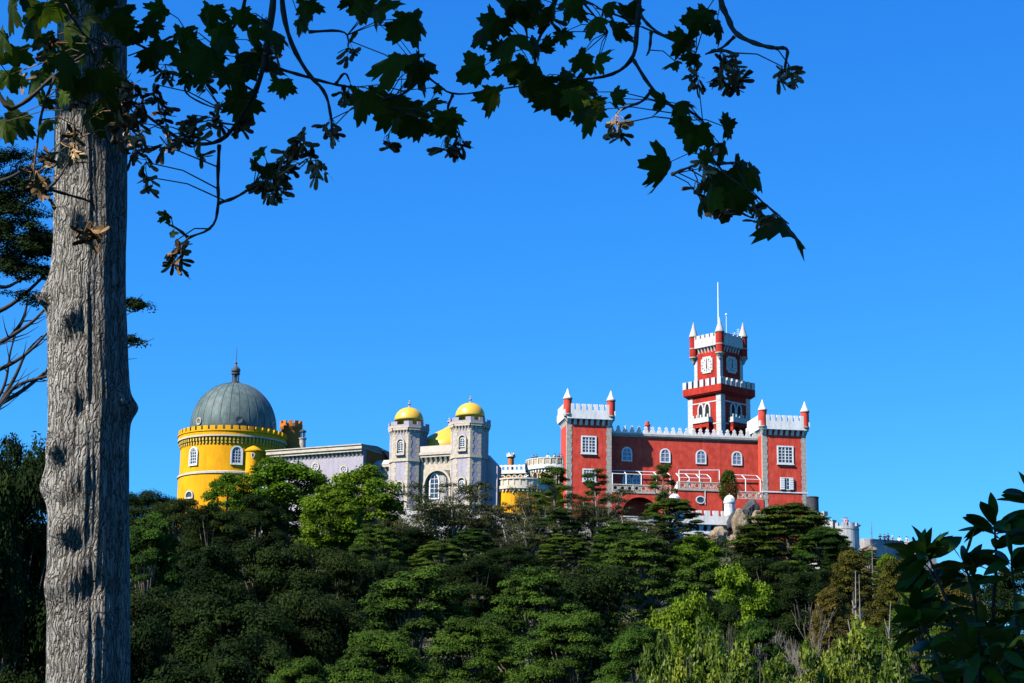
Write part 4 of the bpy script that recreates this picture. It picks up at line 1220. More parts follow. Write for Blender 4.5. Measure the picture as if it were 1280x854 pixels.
# ------------------------------------------------------------------ boulders
def boulder(px, py, Y, wpx, hpx, seed, label, m_='granite'):
    rng = random.Random(seed)
    O = at(px, py + hpx / 2, Y)
    s = Y / FPX
    t = bpy.data.meshes.new('boulder')
    import bmesh
    bm = bmesh.new()
    bmesh.ops.create_icosphere(bm, subdivisions=5, radius=1.0)
    off = Vector((rng.uniform(0, 99), rng.uniform(0, 99), rng.uniform(0, 99)))
    cuts = [(Vector((rng.uniform(-1, 1), rng.uniform(-1, 1), rng.uniform(-.8, 1))).normalized(), rng.uniform(.55, .85)) for _ in range(12)]
    for v in bm.verts:
        p = v.co.normalized()
        r_ = 1.0
        for n_, d_ in cuts:
            k = p.dot(n_)
            if k > 1e-3: r_ = min(r_, d_ / k)
        r_ += noise.noise(p * 2.3 + off) * .12 + noise.noise(p * 7 + off) * .05
        v.co = Vector((p.x * r_ * wpx * s / 2, p.y * r_ * wpx * s / 2, p.z * r_ * hpx * s / 2 + hpx * s / 2))
    bm.to_mesh(t); bm.free()
    t.materials.append(M[m_])
    o = bpy.data.objects.new('boulder', t); COL.objects.link(o); o.location = O; o.rotation_euler = (0, 0, 0)
    tag(o, label, 'boulder', 'boulders under the red palace')
boulder(926, 660, 270.8, 30, 54, 3, 'tall tan granite boulder right of the white round turret')
boulder(899, 674, 270, 34, 40, 8, 'leaning tan boulder left of the dark cleft under the white turret')
boulder(917, 653, 271.6, 18, 30, 15, 'dark upright rock directly under the white round turret', 'dark_rock')
boulder(916, 686, 268.8, 20, 36, 21, 'narrow pale boulder standing below the cleft between bigger rocks')
boulder(924, 703, 266.5, 34, 26, 29, 'lowest tan boulder half buried in green shrubs below the turret')
boulder(938, 640, 272.5, 26, 34, 33, 'dark shaded rock against the red wall beside the right tower', 'dark_rock')
boulder(948, 650, 271, 20, 26, 37, 'small tan rock at the foot of the right red tower')
boulder(1085, 687, 262, 24, 12, 51, 'low tan rock ledge below the far castle wall')
boulder(890, 700, 262, 30, 20, 57, 'tan rock poking out of bushes left of the lowest boulder')

# ------------------------------------------------------------------ foliage
LM = {
    'cypress': leaf_mat('cypress_foliage', (0.007, 0.018, 0.003), (0.058, 0.104, 0.010), 0.06, 0.8),
    'broad': leaf_mat('broadleaf_foliage', (0.035, 0.075, 0.004), (0.15, 0.235, 0.012), 0.30, 0.7),
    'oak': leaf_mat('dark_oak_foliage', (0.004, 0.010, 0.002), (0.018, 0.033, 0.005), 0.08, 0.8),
    'olive': leaf_mat('grey_green_foliage', (0.030, 0.038, 0.012), (0.095, 0.10, 0.032), 0.18, 0.8),
    'pine': leaf_mat('pine_foliage', (0.014, 0.038, 0.006), (0.050, 0.100, 0.014), 0.08, 0.8),
    'rust': leaf_mat('brownish_conifer_foliage', (0.030, 0.032, 0.006), (0.105, 0.090, 0.014), 0.10, 0.8),
    'laurel': leaf_mat('laurel_foliage', (0.030, 0.062, 0.004), (0.185, 0.235, 0.016), 0.28, 0.5, spec=0.2),
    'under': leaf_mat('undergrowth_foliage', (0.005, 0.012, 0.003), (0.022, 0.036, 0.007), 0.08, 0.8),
    'maple': leaf_mat('sycamore_leaf', (0.020, 0.036, 0.004), (0.055, 0.090, 0.006), 0.38, 0.6, 0.0, spec=0.1),
    'glossy': leaf_mat('glossy_shrub_leaf', (0.020, 0.046, 0.005), (0.070, 0.125, 0.010), 0.22, 0.45, 0.0, spec=0.15),
}
def leaf_mesh(name, C, Nn, S, tint, mat_, rng, aspect=0.55):
    """many small folded leaves in one mesh (numpy)"""
    n = len(C)
    Nn = Nn / (np.linalg.norm(Nn, axis=1, keepdims=True) + 1e-9)
    rv = rng.normal(size=(n, 3))
    U = np.cross(Nn, rv); U /= (np.linalg.norm(U, axis=1, keepdims=True) + 1e-9)
    V = np.cross(Nn, U)
    S = S[:, None]
    a = C - U * S * 0.5
    c = C + U * S * 0.5
    f = rng.uniform(-0.02, 0.22, (n, 1))
    b = C + V * S * aspect * 0.5 - Nn * S * f - U * S * 0.08
    d = C - V * S * aspect * 0.5 - Nn * S * f - U * S * 0.08
    co = np.stack([a, b, c, d], axis=1).reshape(-1, 3).astype(np.float32)
    me = bpy.data.meshes.new(name)
    me.vertices.add(4 * n); me.vertices.foreach_set('co', co.ravel())
    me.loops.add(4 * n); me.loops.foreach_set('vertex_index', np.arange(4 * n, dtype=np.int32))
    me.polygons.add(n)
    me.polygons.foreach_set('loop_start', np.arange(0, 4 * n, 4, dtype=np.int32))
    me.polygons.foreach_set('loop_total', np.full(n, 4, dtype=np.int32))
    at_ = me.attributes.new('tint', 'FLOAT', 'POINT')
    at_.data.foreach_set('value', np.repeat(np.clip(tint, 0, 1), 4).astype(np.float32))
    me.materials.append(mat_)
    me.update(calc_edges=True)
    return me

def clump_points(rng, centres, radii, flat, n_each, up=0.6, shell=(0.62, 1.08), hemi=-0.35, jitter=0.32):
    Cs, Ns, T = [], [], []
    for c, r_ in zip(centres, radii):
        n = max(6, int(n_each * (r_ / np.mean(radii)) ** 2))
        d = rng.normal(size=(n, 3)); d /= np.linalg.norm(d, axis=1, keepdims=True)
        d[:, 2] = np.where(d[:, 2] < hemi, -d[:, 2] * 0.7, d[:, 2])
        rad = r_ * (shell[0] + (shell[1] - shell[0]) * rng.random(n) ** 0.6)
        lump = 1 + 0.16 * np.sin(d[:, 0] * 5 + c[0] * 3) * np.cos(d[:, 1] * 6 + c[1] * 2)
        rad *= lump
        P_ = c + d * rad[:, None] * np.array([1, 1, flat])
        N_ = d * np.array([1, 1, 1 / max(flat, .3)]) * 0.6 + np.array([0, 0, up]) + rng.normal(size=(n, 3)) * jitter
        Cs.append(P_); Ns.append(N_)
        T.append(np.clip(rng.normal(rng.uniform(.12, .88), .2, n), 0, 1))
    return np.concatenate(Cs), np.concatenate(Ns), np.concatenate(T)

def tree_proto(kind, seed):
    """returns (height, width, crown mesh, trunk mesh) built at real size with its foot at the origin"""
    rng = np.random.default_rng(seed)
    rnd = random.Random(seed)
    tb = MB()
    P = dict(H=14.0, W=11.0)
    bark = 'bark'
    def limb(c, z0, r0, bend=.25):
        a = Vector((0, 0, z0)); e = Vector(c)
        mid = a.lerp(e, .5) + Vector((rnd.uniform(-bend, bend), rnd.uniform(-bend, bend), -abs(e.z - z0) * .12))
        tb.tube([a, mid, e], [r0, r0 * .65, r0 * .25], 5)
    if kind in ('cypress', 'cypress_near'):
        near = kind == 'cypress_near'
        H, W = 14.0, 12.0
        nP = 165 if not near else 210
        cs, rs = [], []
        for i in range(nP):
            u = (i + .5) / nP
            zz = .14 + .84 * u ** 0.72
            prof = (max(0.0, 1 - (max(0, zz - .30) / .70) ** 2.1)) ** .55 * (1 if zz > .3 else .75 + .25 * zz / .3)
            ang = i * 2.39996 + rnd.uniform(-.5, .5)
            rr = W / 2 * prof * (rnd.uniform(.35, .98) ** .6)
            cs.append((rr * math.cos(ang), rr * math.sin(ang), H * zz + rnd.uniform(-.35, .35) - .25)); rs.append(rnd.uniform(.45, 1.35))
        C, N, T = clump_points(rng, np.array(cs), np.array(rs), .42, 380 if not near else 560, .65, (.35, 1.15), hemi=-.2, jitter=.34)
        S = rng.uniform(.16, .34, len(C)) * (1 if not near else .72)
        m_ = LM['cypress']; aspect = .5
        tb.tube([(0, 0, -2), (.1, 0, H * .3), (-.1, .1, H * .62), (0, 0, H * .9)], [.42, .33, .2, .05], 8)
        for c in cs[::4]: limb(c, max(H * .2, c[2] * .72 - 1), .13)
    elif kind == 'oak':
        H, W = 13.0, 11.5
        cs, rs = [], []
        for i in range(80):
            d = Vector((rnd.gauss(0, 1), rnd.gauss(0, 1), rnd.gauss(0, 1))).normalized()
            q = rnd.uniform(.55, 1.0)
            cs.append((d.x * W * .42 * q, d.y * W * .42 * q, H * .53 + d.z * H * .43 * q)); rs.append(rnd.uniform(.6, 1.9))
        C, N, T = clump_points(rng, np.array(cs), np.array(rs), .6, 620, .45, (.4, 1.18))
        S = rng.uniform(.16, .32, len(C)); m_ = LM['oak']; aspect = .55
        tb.tube([(0, 0, -2), (.2, 0, H * .3), (0, .1, H * .75)], [.45, .35, .1], 8)
        for c in cs[::5]: limb(c, H * .3, .12)
    elif kind == 'broad':
        H, W = 13.0, 11.0
        cs, rs = [], []
        for i in range(90):
            d = Vector((rnd.gauss(0, 1), rnd.gauss(0, 1), rnd.gauss(0, 1))).normalized()
            q = rnd.uniform(.5, 1.0) ** .7
            cs.append((d.x * W * .43 * q, d.y * W * .43 * q, H * .54 + d.z * H * .43 * q)); rs.append(rnd.uniform(.6, 1.4))
        C, N, T = clump_points(rng, np.array(cs), np.array(rs), .8, 300, .3, (.35, 1.3), jitter=.5)
        S = rng.uniform(.22, .42, len(C)); m_ = LM['broad']; aspect = .7
        tb.tube([(0, 0, -2), (.2, 0, H * .3), (0, .1, H * .8)], [.35, .28, .08], 8)
        for c in cs[::3]: limb(c, H * .3, .1)
    elif kind == 'airy':
        H, W = 12.0, 9.0
        cs, rs = [], []
        bark = 'pale_bark'
        for k in range(5):
            a = k * 1.256 + rnd.uniform(-.4, .4)
            tip = Vector((math.cos(a) * W * .3, math.sin(a) * W * .3, H * rnd.uniform(.6, .97)))
            base = Vector((math.cos(a) * .4, math.sin(a) * .4, -1.5))
            md = base.lerp(tip, .5) + Vector((rnd.uniform(-.6, .6), rnd.uniform(-.6, .6), 0)) - Vector((tip.x, tip.y, 0)) * .2
            tb.tube([base, md, base.lerp(tip, .78), tip], [.2, .13, .08, .03], 6)
            for q in range(20):
                t = rnd.uniform(.22, 1.02)
                o_ = Vector((rnd.gauss(0, 1), rnd.gauss(0, 1), rnd.gauss(0, .8))) * 1.05
                c = md.lerp(tip, (t - .3) / .7) + o_
                cs.append(tuple(c)); rs.append(rnd.uniform(.45, 1.0))
                tb.tube([md.lerp(tip, max(0, (t - .5) / .65)), c], [.04, .015], 4)
        C, N, T = clump_points(rng, np.array(cs), np.array(rs), .8, 190, .25, (.2, 1.35), jitter=.6)
        S = rng.uniform(.17, .32, len(C)); m_ = LM['olive']; aspect = .42
    elif kind == 'pine':
        H, W = 12.0, 8.0
        cs, rs = [], []
        tb.tube([(0, 0, -2), (.3, .1, H * .3), (-.15, .1, H * .6), (.1, 0, H * .93)], [.32, .26, .18, .05], 8)
        for k in range(9):
            zz = H * (.42 + .55 * k / 8)
            a = k * 2.4 + rnd.uniform(-.5, .5)
            for s_ in range(2):
                L = W * .5 * (1 - .55 * (k / 8)) * rnd.uniform(.6, 1.0)
                aa = a + s_ * 2.9
                e = Vector((math.cos(aa) * L, math.sin(aa) * L, zz + rnd.uniform(-.2, .5)))
                limb(tuple(e), zz - .8, .1)
                for q in range(4):
                    cs.append((e.x * rnd.uniform(.55, 1.1) + rnd.uniform(-.5, .5), e.y * rnd.uniform(.55, 1.1) + rnd.uniform(-.5, .5), e.z + rnd.uniform(-.1, .3))); rs.append(rnd.uniform(.55, 1.0))
        C, N, T = clump_points(rng, np.array(cs), np.array(rs), .42, 280, .8, (.3, 1.12))
        S = rng.uniform(.18, .32, len(C)); m_ = LM['pine']; aspect = .3
    elif kind == 'rust':
        H, W = 13.0, 9.0
        cs, rs = [], []
        for i in range(110):
            u = (i + .5) / 110
            zz = .15 + .83 * u
            prof = (1 - u) ** .62 * .95 + .08
            a = i * 2.39996
            rr = W / 2 * prof * rnd.uniform(.4, 1.0) ** .5
            cs.append((rr * math.cos(a), rr * math.sin(a), H * zz)); rs.append(rnd.uniform(.5, 1.0))
        C, N, T = clump_points(rng, np.array(cs), np.array(rs), .6, 330, .5, (.3, 1.2))
        S = rng.uniform(.15, .3, len(C)); m_ = LM['rust']; aspect = .4
        tb.tube([(0, 0, -2), (0, 0, H * .5), (0, 0, H * .97)], [.3, .2, .04], 7)
    elif kind == 'column':
        H, W = 6.0, 2.6
        cs, rs = [], []
        for i in range(90):
            u = (i + .5) / 90
            prof = math.sin(math.pi * (.12 + .86 * u) ** .8) ** .6
            a = i * 2.39996
            cs.append((W * .36 * prof * math.cos(a), W * .36 * prof * math.sin(a), H * u * .97)); rs.append(rnd.uniform(.25, .42))
        C, N, T = clump_points(rng, np.array(cs), np.array(rs), 1.6, 170, .2, (.5, 1.15))
        S = rng.uniform(.1, .2, len(C)); m_ = LM['cypress']; aspect = .4
        tb.tube([(0, 0, -1), (0, 0, H * .9)], [.15, .03], 6)
    elif kind == 'laurel':
        H, W = 6.0, 6.5
        cs, rs = [], []
        bark = 'bark'
        for k in range(26):
            a = k * 2.4; L = W * .47 * rnd.uniform(.15, 1.0)
            tip = Vector((math.cos(a) * L, math.sin(a) * L, H * (1.0 - .38 * (L / (W * .5)) ** 2) * rnd.uniform(.82, 1.0)))
            base = Vector((math.cos(a) * L * .3, math.sin(a) * L * .3, -.5))
            md = base.lerp(tip, .5) + Vector((rnd.uniform(-.3, .3), rnd.uniform(-.3, .3), 0))
            tb.tube([base, md, tip], [.07, .045, .015], 5)
            for q in range(9):
                t = rnd.uniform(.15, 1)
                c = md.lerp(tip, t) + Vector((rnd.gauss(0, .35), rnd.gauss(0, .35), rnd.gauss(0, .25)))
                cs.append(tuple(c)); rs.append(rnd.uniform(.22, .5))
                if q % 3 == 0: tb.tube([md.lerp(tip, t * .8), c], [.025, .01], 4)
        C, N, T = clump_points(rng, np.array(cs), np.array(rs), .9, 170, .3, (.15, 1.3), jitter=.6)
        S = rng.uniform(.13, .27, len(C)); m_ = LM['laurel']; aspect = .46
    elif kind == 'bare':
        H, W = 6.0, 6.5
        bark = 'twig'
        def grow(p, d, L, r_, lv):
            e = p + d * L
            md = p.lerp(e, .5) + Vector((rnd.gauss(0, .06), rnd.gauss(0, .06), 0)) * L
            tb.tube([p, md, e], [r_, r_ * .8, r_ * .6], 4)
            if lv == 0: return
            for _ in range(3):
                d2 = (d + Vector((rnd.gauss(0, .42), rnd.gauss(0, .42), rnd.gauss(.1, .25)))).normalized()
                grow(p.lerp(e, rnd.uniform(.5, 1)), d2, L * rnd.uniform(.6, .85), r_ * .62, lv - 1)
        for k in range(9):
            a = k * .7
            grow(Vector((math.cos(a) * .3, math.sin(a) * .3, -.3)), Vector((math.cos(a) * .55, math.sin(a) * .55, 1)).normalized(), 2.1, .055, 4)
        C = None
    elif kind == 'snag':
        H, W = 9.0, 4.0
        bark = 'pale_bark'
        tb.tube([(0, 0, -1), (.12, 0, H * .25), (-.15, .1, H * .45), (.12, 0, H * .62), (-.25, 0, H * .8), (.1, 0, H)], [.30, .22, .19, .13, .08, .02], 8)
        tb.tube([(-.15, .1, H * .42), (.7, .2, H * .62), (.85, .1, H * .85), (1.3, 0, H * .98)], [.11, .08, .05, .015], 6)
        for k in range(15):
            z = H * (.3 + .6 * k / 15); a = k * 2.1; L = rnd.uniform(.6, 1.9) * (1.15 - k / 20)
            e = Vector((math.cos(a) * L, math.sin(a) * L, z + rnd.uniform(.2, .9)))
            md = Vector((math.cos(a) * L * .6, math.sin(a) * L * .6, z + rnd.uniform(-.1, .15)))
            tb.tube([(0, 0, z), md, e], [.09, .06, .02], 5)
            tb.tube([md, md + Vector((rnd.uniform(-.5, .5), rnd.uniform(-.4, .4), rnd.uniform(.2, .7)))], [.05, .016], 4)
        C = None
    crown = leaf_mesh(kind + '_crown', C, N, S, T, m_, rng, aspect) if C is not None else None
    tm = bpy.data.meshes.new(kind + '_trunk')
    tm.from_pydata(tb.v, [], tb.f); tm.materials.append(M[bark]); tm.polygons.foreach_set('use_smooth', [True] * len(tb.f)); tm.update()
    return dict(H=H, W=W, crown=crown, trunk=tm, name=kind)

PROTO = {}
def proto(kind, var):
    k = (kind, var)
    if k not in PROTO: PROTO[k] = tree_proto(kind, hash_seed(kind) + var * 17)
    return PROTO[k]
def hash_seed(s): return sum((i + 3) * ord(c) for i, c in enumerate(s)) % 9973
_rt = random.Random(5)
TN = dict(cypress=('cypress_tree', 'tree'), cypress_near=('cypress_tree', 'tree'), oak=('oak_tree', 'tree'), broad=('broadleaf_tree', 'tree'), airy=('slender_tree', 'tree'),
          pine=('pine_tree', 'tree'), rust=('brown_conifer', 'tree'), column=('column_cypress', 'tree'), laurel=('laurel_shrub', 'shrub'), bare=('bare_shrub', 'shrub'), snag=('dead_tree', 'tree'))
def plant(kind, px, ytop, Y, wpx, label, var=0, foot=None, group=None):
    p = proto(kind, var)
    top = at(px, ytop, Y)
    zg = ground(top.x, top.y) if foot is None else at(px, foot, Y).z
    h = max(2.0, top.z - zg)
    w = wpx * Y / FPX * 1.03
    nm, cat = TN[kind]
    t = empty(nm, (top.x, top.y, zg), _rt.uniform(0, 6.28), label, cat, group)
    t.scale = (w / p['W'], w / p['W'], h / p['H'])
    o = bpy.data.objects.new('trunk', p['trunk']); COL.objects.link(o); o.parent = t
    if p['crown']:
        c = bpy.data.objects.new('crown', p['crown']); COL.objects.link(c); c.parent = t
    return t

TREES = [
    # in front of the palace
    ('broad', 362, 573, 262, 128, 'bright green broadleaf tree covering the left end of the mauve wing', 0),
    ('broad', 452, 583, 255, 118, 'yellow green broadleaf tree before the mauve wing beside the gate tower', 1),
    ('broad', 285, 590, 258, 66, 'small leafy tree top rising against the foot of the yellow drum', 2),
    ('broad', 412, 612, 245, 90, 'lower bright tree filling the gap between the two pale green crowns', 0),
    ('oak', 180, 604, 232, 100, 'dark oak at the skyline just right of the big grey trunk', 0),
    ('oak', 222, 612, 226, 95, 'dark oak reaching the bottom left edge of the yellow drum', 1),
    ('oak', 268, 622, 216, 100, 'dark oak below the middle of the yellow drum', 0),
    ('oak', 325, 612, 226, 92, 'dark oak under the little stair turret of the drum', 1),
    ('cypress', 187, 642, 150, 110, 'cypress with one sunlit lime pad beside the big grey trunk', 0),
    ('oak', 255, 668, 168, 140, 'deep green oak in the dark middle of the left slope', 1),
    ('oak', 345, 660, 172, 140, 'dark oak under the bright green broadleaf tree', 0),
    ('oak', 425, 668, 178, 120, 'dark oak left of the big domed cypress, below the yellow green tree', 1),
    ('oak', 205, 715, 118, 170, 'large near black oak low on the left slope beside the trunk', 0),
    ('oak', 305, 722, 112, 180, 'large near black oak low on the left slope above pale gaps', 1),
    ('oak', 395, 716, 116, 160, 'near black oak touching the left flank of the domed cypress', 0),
    ('cypress', 470, 655, 215, 90, 'feathery green cypress below the left gate tower', 1),
    ('airy', 492, 640, 238, 70, 'thin grey green tree at the foot of the left gate tower', 1),
    ('airy', 563, 601, 244, 124, 'open slender tree with pale stems before the right gate tower', 0),
    ('airy', 622, 616, 250, 62, 'thin tree half hiding the yellow ramp terrace', 1),
    ('airy', 655, 650, 240, 90, 'thin tree before the tall pale retaining wall', 0),
    ('pine', 693, 585, 262, 74, 'dark pine with layered pads left of the left red tower', 0),
    ('pine', 700, 640, 250, 90, 'lower pine with drooping pads before the pale retaining wall', 1),
    ('pine', 742, 590, 264, 56, 'small dark pine crossing the lower window of the left red tower', 1),
    ('airy', 752, 612, 256, 84, 'olive brown bush in front of the left red tower base', 0),
    ('airy', 795, 640, 254, 84, 'grey olive bush under the arch of the red terrace', 1),
    ('pine', 829, 582, 262, 50, 'flat topped pine in front of the white pergola', 1),
    ('cypress', 838, 622, 256, 84, 'dense dark cypress under the flat topped pine', 0),
    ('oak', 868, 668, 246, 70, 'green bush left of the boulders under the battlemented wall', 1),
    ('broad', 872, 668, 236, 66, 'bright green bush right beside the leaning boulder', 2),
    ('cypress', 985, 630, 246, 132, 'broad dark cypress in front of the right red tower', 1),
    ('oak', 940, 652, 250, 56, 'small grey green oak growing against the tall boulder', 0),
    ('cypress', 1082, 689, 246, 60, 'dark cypress right before the left end of the far castle wall', 0),
    ('broad', 1108, 692, 240, 50, 'small fresh green tree under the visitors on the far castle wall', 2),
    ('cypress', 1050, 671, 250, 48, 'small dark cypress hiding the base of the white bastion', 1),
    ('oak', 990, 645, 262, 110, 'dark oak against the base of the right red tower', 1),
    ('airy', 668, 606, 256, 60, 'thin leafy tree before the ramp of the yellow terrace', 1),
    ('oak', 1046, 672, 238, 46, 'small dark oak in front of the white bastion', 0),
    ('cypress', 1028, 658, 240, 90, 'dark cypress below the stepped castle wall', 0),
    # the middle of the slope
    ('oak', 512, 655, 236, 84, 'dark oak between the gate towers and the domed cypress', 0),
    ('cypress', 590, 662, 234, 80, 'small cypress below the right gate tower trees', 1),
    ('oak', 640, 676, 226, 90, 'dark oak at the foot of the tall pale retaining wall', 1),
    ('cypress', 706, 668, 232, 84, 'dark cypress below the two pines of the left red tower', 0),
    ('airy', 600, 628, 252, 66, 'thin shrubby tree right under the right gate tower', 0),
    ('airy', 716, 628, 256, 60, 'thin dark bush at the left foot of the left red tower', 0),
    ('oak', 598, 690, 205, 100, 'dark oak below the slender trees in front of the pale retaining wall', 0),
    ('cypress', 545, 676, 222, 80, 'small feathery cypress at the foot of the slender pale stemmed tree', 0),
    ('cypress', 775, 652, 226, 90, 'dark cypress directly below the grey olive bush', 0),
    ('oak', 480, 690, 190, 110, 'dark oak behind the left shoulder of the great domed cypress', 0),
    ('oak', 895, 735, 150, 90, 'green oak between the fresh broadleaf tree and the layered cypress', 0),
    ('rust', 1035, 735, 165, 80, 'small brown conifer left of the bleached dead tree foot', 0),
    ('cypress', 1150, 730, 150, 110, 'dark cypress behind the left edge of the glossy shrub', 1),
    ('oak', 130, 620, 200, 90, 'dark oak mostly behind the grey trunk at the skyline', 0),
    ('cypress', 520, 709, 132, 186, 'great domed cypress in the middle with layered green pads', 0),
    ('cypress', 668, 708, 140, 150, 'wide dark cypress just right of the great domed cypress', 1),
    ('oak', 735, 692, 160, 150, 'rounded dark oak in the centre behind the wide dark cypress', 0),
    ('cypress', 800, 668, 196, 140, 'layered cypress directly below the red terrace arch bushes', 1),
    ('cypress', 880, 700, 180, 110, 'layered green cypress under the lowest boulder', 0),
    ('broad', 925, 708, 172, 96, 'fresh green broadleaf tree below the boulders', 1),
    ('oak', 960, 690, 205, 100, 'dark oak between the boulders and the brown conifers', 0),
    ('rust', 1065, 688, 205, 96, 'brown green conifer behind the bleached dead tree', 0),
    ('oak', 1010, 702, 195, 90, 'dark rounded oak left of the dead tree', 1),
    ('rust', 1122, 700, 190, 100, 'brown conifer right of the dead tree under the far castle wall', 1),
    ('oak', 1112, 686, 240, 60, 'bright rimmed small oak right under the far castle wall', 1),
    ('oak', 1165, 694, 215, 90, 'green oak partly behind the glossy foreground shrub', 0),
    ('rust', 1195, 716, 170, 110, 'brown green conifer hidden behind the glossy shrub', 0),
    ('oak', 1250, 700, 180, 120, 'dark oak behind the glossy shrub at the picture edge', 1),
    ('broad', 850, 738, 128, 110, 'olive green broadleaf tree above the yellow laurel shrubs', 0),
    ('oak', 320, 770, 92, 150, 'black green oak low on the left slope, right of the corner oak', 0),
    ('bare', 985, 738, 150, 110, 'grey leafless shrub in the middle of the right slope', 0),
    ('bare', 905, 760, 120, 70, 'small leafless shrub left of the bigger grey one', 0),
    ('bare', 1045, 770, 140, 70, 'grey leafless shrub at the foot of the dead tree', 0),
    ('snag', 1069, 714, 112, 64, 'bleached dead tree with stubby branches on the right slope', 0),
    ('snag', 1112, 752, 104, 50, 'smaller forked dead tree right of the bleached one', 1),
    ('cypress', 1085, 785, 98, 90, 'low dark cypress between the dead trees and the laurels', 0),
    ('cypress', 945, 775, 100, 110, 'low cypress pad behind the laurels in the lower right', 1),
    # the near bottom rows
    ('cypress_near', 470, 788, 82, 190, 'cypress at the bottom left of the great domed one', 0),
    ('cypress_near', 590, 770, 92, 170, 'near cypress at the bottom below the great domed one', 1),
    ('cypress_near', 715, 762, 90, 190, 'near cypress with grey limbs at the bottom centre', 0),
    ('cypress_near', 800, 780, 84, 130, 'near cypress at the bottom left of the laurels', 1),
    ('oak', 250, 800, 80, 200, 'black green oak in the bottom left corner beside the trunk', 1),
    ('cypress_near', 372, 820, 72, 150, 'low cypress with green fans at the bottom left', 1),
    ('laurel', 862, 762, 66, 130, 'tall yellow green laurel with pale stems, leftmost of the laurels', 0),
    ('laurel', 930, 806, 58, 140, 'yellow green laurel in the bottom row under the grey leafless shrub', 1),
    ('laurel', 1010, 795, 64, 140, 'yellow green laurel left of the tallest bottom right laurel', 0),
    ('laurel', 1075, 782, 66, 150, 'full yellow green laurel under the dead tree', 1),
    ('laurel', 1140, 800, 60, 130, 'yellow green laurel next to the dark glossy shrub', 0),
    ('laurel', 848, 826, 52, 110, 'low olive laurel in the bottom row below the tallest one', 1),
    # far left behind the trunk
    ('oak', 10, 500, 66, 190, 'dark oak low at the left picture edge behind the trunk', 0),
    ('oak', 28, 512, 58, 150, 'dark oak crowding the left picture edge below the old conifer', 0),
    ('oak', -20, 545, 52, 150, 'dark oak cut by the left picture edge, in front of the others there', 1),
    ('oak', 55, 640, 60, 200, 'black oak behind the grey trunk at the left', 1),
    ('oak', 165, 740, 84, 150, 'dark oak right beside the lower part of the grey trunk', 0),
]
for (k, px, yt, Y, w, lab, var) in TREES:
    plant(k, px, yt, Y, w, lab, var)
plant('column', 910.5, 588.5, 277.6, 26, 'dark columnar cypress standing in front of the red terrace', 0, foot=626)
# thin young conifer on the skyline
def sapling():
    top = at(1089, 652, 230); zg = ground(top.x, top.y)
    t = empty('dead_sapling', (top.x, top.y, zg), 0, 'thin bare spire of a dying conifer before the far castle wall', 'tree')
    b = MB(); h = top.z - zg; rnd = random.Random(3)
    b.tube([(0, 0, -1), (0, 0, h * .6), (.05, 0, h)], [.14, .09, .02], 6)
    b.build('trunk', M['bark'], t)
    b = MB()
    for k in range(40):
        z = h * (.45 + .54 * k / 40); L = 1.5 * (1 - k / 44) * rnd.uniform(.5, 1); a = k * 2.4
        e = (math.cos(a) * L, math.sin(a) * L, z + rnd.uniform(-.25, .25)); b.tube([(0, 0, z), e], [.022, .008], 4)
    b.build('branches', M['twig'], t)
sapling()

# undergrowth on the hillside
def undergrowth():
    rng = np.random.default_rng(77); cs, rs = [], []
    while len(cs) < 5200:
        y = 30 + rng.random() ** .8 * 245
        x = (rng.random() - .5) * (y * .62 + 20)
        if y > 262 and -70 < x < 50 and y > 268: continue
        cs.append((x, y, ground(x, y) + rng.uniform(.1, 1.2) + 1.6 * max(0, noise.noise(Vector((x * .06, y * .06, 9)))))); rs.append(rng.uniform(.5, 1.4) * (.7 + y / 300))
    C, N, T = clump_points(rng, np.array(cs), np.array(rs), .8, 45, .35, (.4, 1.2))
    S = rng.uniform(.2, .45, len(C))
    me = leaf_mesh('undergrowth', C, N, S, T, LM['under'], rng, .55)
    o = bpy.data.objects.new('undergrowth', me); COL.objects.link(o)
    tag(o, 'dense low bushes covering the hillside between the trees', 'undergrowth', None, 'stuff')
undergrowth()

# unseen cypresses added around the viewpoint to block sky light from shaded sides
for x, y, h, w, lab in ((8.5, -1.5, 13, 11, 'unseen cypress added right of the viewpoint to block sky light'), (3.0, -9.5, 14, 11, 'unseen cypress added behind the viewpoint to block sky light'), (13.0, 7.0, 12, 10, 'unseen cypress added beyond the glossy shrub to block sky light')):
    pr = proto('cypress_near', 0)
    t = empty('cypress_tree', (x, y, ground(x, y)), x, lab, 'tree', 'unseen cypresses added to block sky light')
    t.scale = (w / pr['W'], w / pr['W'], h / pr['H'])
    for nm_, me_ in (('trunk', pr['trunk']), ('crown', pr['crown'])):
        o = bpy.data.objects.new(nm_, me_); COL.objects.link(o); o.parent = t
